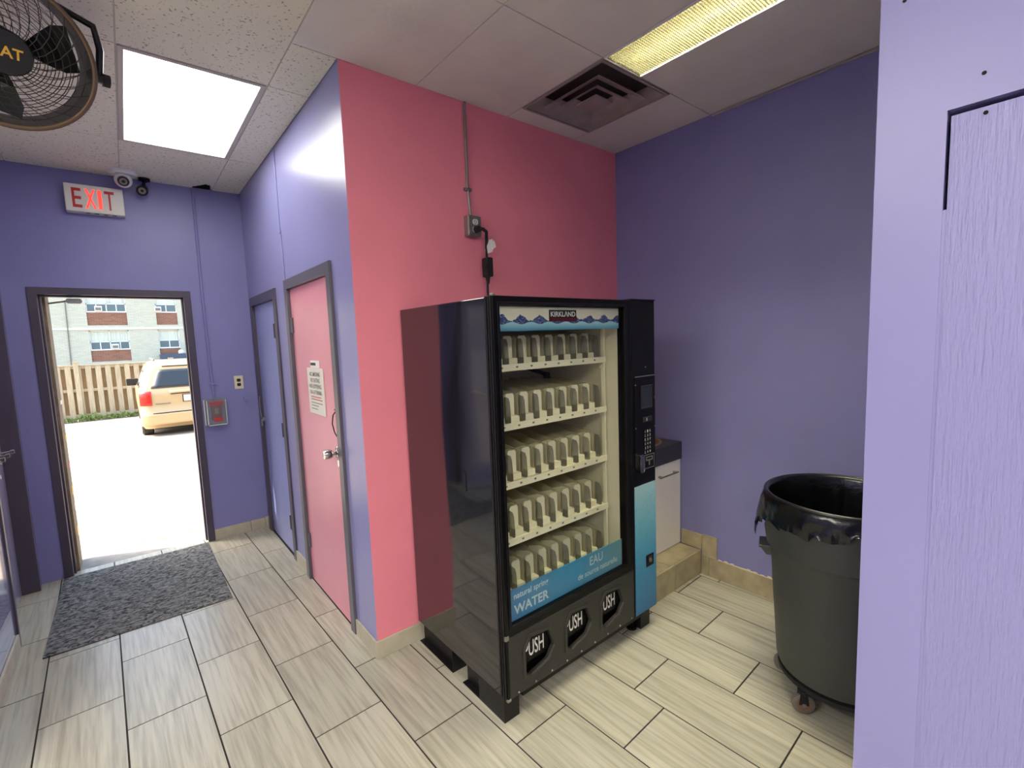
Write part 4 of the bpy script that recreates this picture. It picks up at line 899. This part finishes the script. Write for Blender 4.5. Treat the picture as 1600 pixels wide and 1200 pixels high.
# van
VYr = 13.4; vz = GZ(VYr+.9); VCX = 1.13
van = thing('minivan', (VCX, VYr, vz), 'champagne minivan parked with its rear towards the exit door', 'van')
def lerp(t, pts):
    for (a, b), (c, d) in zip(pts, pts[1:]):
        if t <= c: return b+(d-b)*max(0, (t-a))/(c-a)
    return pts[-1][1]
Wz = lambda z: lerp(z, [(.2, .93), (.35, .985), (.6, 1.0), (.95, .995), (1.1, .96), (1.55, .80), (1.68, .72), (1.74, .60)])
Yr = lambda z: lerp(z, [(.2, .08), (.3, .0), (.55, .0), (.6, .04), (1.0, .07), (1.1, .11), (1.56, .34), (1.66, .38), (1.74, .62)])
Yf = lambda z: lerp(z, [(.2, 5.0), (.5, 5.1), (.85, 4.95), (1.02, 4.25), (1.1, 4.0), (1.6, 3.0), (1.74, 2.6)])
Rc = lambda z: lerp(z, [(.2, .22), (.9, .2), (1.2, .16), (1.74, .16)])
def vpt(z, d, off=0):           # d: distance along the plan outline from the rear centre towards the left side
    s_ = 1 if d >= 0 else -1; d = abs(d); w, r_, y = Wz(z), Rc(z), Yr(z)
    if d < w-r_: return (VCX-s_*d, VYr+y-off, vz+z)
    q = (d-(w-r_))/r_
    if q < math.pi/2: return (VCX-s_*(w-r_+(r_+off)*math.sin(q)), VYr+y+r_-(r_+off)*math.cos(q), vz+z)
    return (VCX-s_*(w+off), VYr+y+r_+(q-math.pi/2)*r_, vz+z)
def vring(z):
    w, r_, y0, y1 = Wz(z), Rc(z), Yr(z), Yf(z)
    return [(VCX+p[0], VYr+p[1], vz+z) for p in rrect(-w, w, y0, y1, r_, 6)]
zs = [.2, .26, .32, .42, .55, .6, .8, .95, 1.02, 1.1, 1.25, 1.4, 1.55, 1.63, 1.68, 1.72, 1.74]
bd_ = MB().rings([vring(z) for z in zs]).build('body', m_paint, van, smooth='auto')
def patch(name, m, z0, z1, dfun0, dfun1, off, par, nz=6, nd=10):
    f_ = lambda q, z: q(z) if callable(q) else q
    a_ = [[vpt(z, f_(dfun0, z)+(f_(dfun1, z)-f_(dfun0, z))*i/nd, off) for i in range(nd+1)] for z in (z0+(z1-z0)*k/nz for k in range(nz+1))]
    vs = [p for r_ in a_ for p in r_]
    fs = [(k*(nd+1)+i, k*(nd+1)+i+1, (k+1)*(nd+1)+i+1, (k+1)*(nd+1)+i) for k in range(nz) for i in range(nd)]
    ob_ = MB().add(vs, fs).build(name, m, par, smooth=True); s_ = ob_.modifiers.new('thick', 'SOLIDIFY'); s_.thickness = .012; s_.offset = 0; return ob_
patch('rear_window', m_carglass, 1.12, 1.54, lambda z: -(Wz(z)-.20), lambda z: Wz(z)-.20, .008, van)
for s_ in (1, -1):
    patch('tail_lamp', m_tail, .74, 1.06, s_*.76, s_*1.0, .012, van)
    patch('side_window', m_carglass, 1.12, 1.50, s_*1.5, s_*2.45, .006, van); patch('side_window', m_carglass, 1.12, 1.50, s_*2.6, s_*3.5, .006, van)
    mr_ = MB().rings([[(VCX-s_*x, VYr+3.35+y, vz+z) for y, z in ((-.05, 1.05), (.06, 1.05), (.06, 1.24), (-.05, 1.24))] for x in (.92, .96, 1.15, 1.18)]).build('mirror', m_rubber, van, bevel=.02)
    for yy in (.98, 4.1):
        MB().lathe([(.20, -.11), (.30, -.11), (.335, -.08), (.335, .08), (.30, .11), (.20, .11)], (VCX-s_*.87, VYr+yy-.28*(yy < 2), vz+.335), (1, 0, 0), 32).build('tyre', m_tyre, van, smooth='auto')
        MB().cyl((VCX-s_*.80, VYr+yy-.28*(yy < 2), vz+.335), (VCX-s_*.96, VYr+yy-.28*(yy < 2), vz+.335), .2, n=24).build('wheel', m_steel, van)
patch('bumper', m_paint, .27, .54, -1.0, 1.0, .03, van, nd=24)
patch('tailgate_seam', m_rubber, .545, .56, -.76, .76, .006, van, nz=1)
patch('garnish', m_paint, .99, 1.05, -.42, .42, .03, van, nz=2)
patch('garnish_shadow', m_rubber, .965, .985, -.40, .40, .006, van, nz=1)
pl = patch('plate', m_whiteprint, .78, .93, -.16, .16, .012, van, nz=2); patch('plate_frame', m_rubber, .765, .945, -.18, .18, .004, van, nz=2)
patch('badge', m_greyprint, .755, .772, .42, .70, .010, van, nz=1)
patch('wiper', m_rubber, 1.60, 1.625, -.5, .5, .03, van, nz=1)
bx('undercarriage', m_rubber, van, VCX-.75, VCX+.75, VYr+.25, VYr+4.9, vz+.16, vz+.30)
for s_ in (-1, 1): MB().tube([(VCX+s_*.62, VYr+.75, vz+1.76), (VCX+s_*.62, VYr+2.9, vz+1.78)], .02).build('roof_rail', m_steel, van)

# apartment block
BY = 44.0; BK = BY/27
bz = lambda z: 1.67+(z-1.67)*BK
ab_ = thing('apartment_block', (0, BY, GZ(21)), 'pale brick apartment block with brown brick spandrels beyond the fence', 'building')
bays = [(-1.12*BK, .205*BK), (1.245*BK, 2.03*BK), (-4.4*BK, -3.0*BK), (3.1*BK, 4.4*BK)]
rows = [(bz(1.82), bz(2.64), bz(1.30)), (bz(3.45), bz(4.28), bz(2.86)), (bz(5.09), bz(5.9), bz(4.5))]
ztop = bz(7.2); hl = [rect(a_, b_, s_, t_) for a_, b_ in bays for s_, t_ in [(r_[2], r_[1]) for r_ in rows]]
MB().prism(rect(-14, 14, GZ(21), ztop), BY, BY+.25, XZ, hl).build('wall', m_palebrick, ab_)
MB().box(-14, 14, BY+.6, BY+12, GZ(21), ztop).build('core', m_dark, ab_)
for z in (2.66, 4.32): MB().box(-14, 14, BY-.05, BY+.02, bz(z)+.02, bz(z+.10)).build('band', m_band, ab_)
for a_, b_ in bays:
    for z0, z1, zs_ in rows:
        MB().box(a_+.005, b_-.005, BY+.08, BY+.24, zs_+.005, z0-.06).build('spandrel', m_redbrick, ab_)
        w_ = MB(); n_ = 4 if b_-a_ > 1.6 else 2; wd_ = (b_-a_)/n_; zt = z0+(z1-z0)*.40
        w_.box(a_, b_, BY+.06, BY+.16, z0-.06, z0+.03).box(a_, b_, BY+.10, BY+.16, z1-.06, z1).box(a_, b_, BY+.10, BY+.16, zt-.03, zt+.03)
        for i in range(n_+1):
            x = a_+wd_*i; big = i % 2 == 0; x = min(max(x, a_+.03), b_-.03)
            w_.box(x-.03, x+.03, BY+.10, BY+.16, z0, z1 if big else zt)
        wf = w_.build('window', m_winframe, ab_)
        for i in range(n_): MB().box(a_+wd_*i+.03, a_+wd_*(i+1)-.03, BY+.125, BY+.135, z0+.03, zt-.03).build('pane', m_darkpane, wf)
        for i in range(n_//2): MB().box(a_+2*wd_*i+.03, a_+2*wd_*(i+1)-.03, BY+.125, BY+.135, zt+.03, z1-.06).build('pane', m_pane, wf)
        cu = MB()
        nfold = int((b_-a_)/.09)
        for i in range(nfold):
            x = a_+.04+(b_-a_-.08)*i/nfold; cu.box(x, x+.1, BY+.2+.02*(i % 2), BY+.22+.02*(i % 2), zt-.1, z1)
        cu.build('curtain', m_curtain, wf)
for x, z in ((-.72*BK, 3.46), (1.33*BK, 3.46), (-.30*BK, 1.83)):
    ac = MB().box(x-.2, x+.2, BY-.2, BY+.12, bz(z)+.0, bz(z)+.36).build('air_conditioner', m_band, ab_); MB().box(x-.15, x+.15, BY-.215, BY-.2005, bz(z)+.06, bz(z)+.25).build('grille', m_greyprint, ac)
MB().box(1.21*BK, 3.2*BK, BY-1.2, BY-.01, bz(1.30), bz(1.52)).build('canopy', m_awning, ab_)
MB().lathe([(0, .3), (.14, .26), (.2, .12), (.16, 0)], (2.0*BK, BY-.9, bz(1.52)), (0, 0, 1), 16).build('dome_lamp', m_band, ab_)
MB().cyl((-1.80*BK, BY-.05, GZ(21)), (-1.74*BK, BY-.05, bz(3.9)), .03).build('downpipe', m_greyprint, ab_)
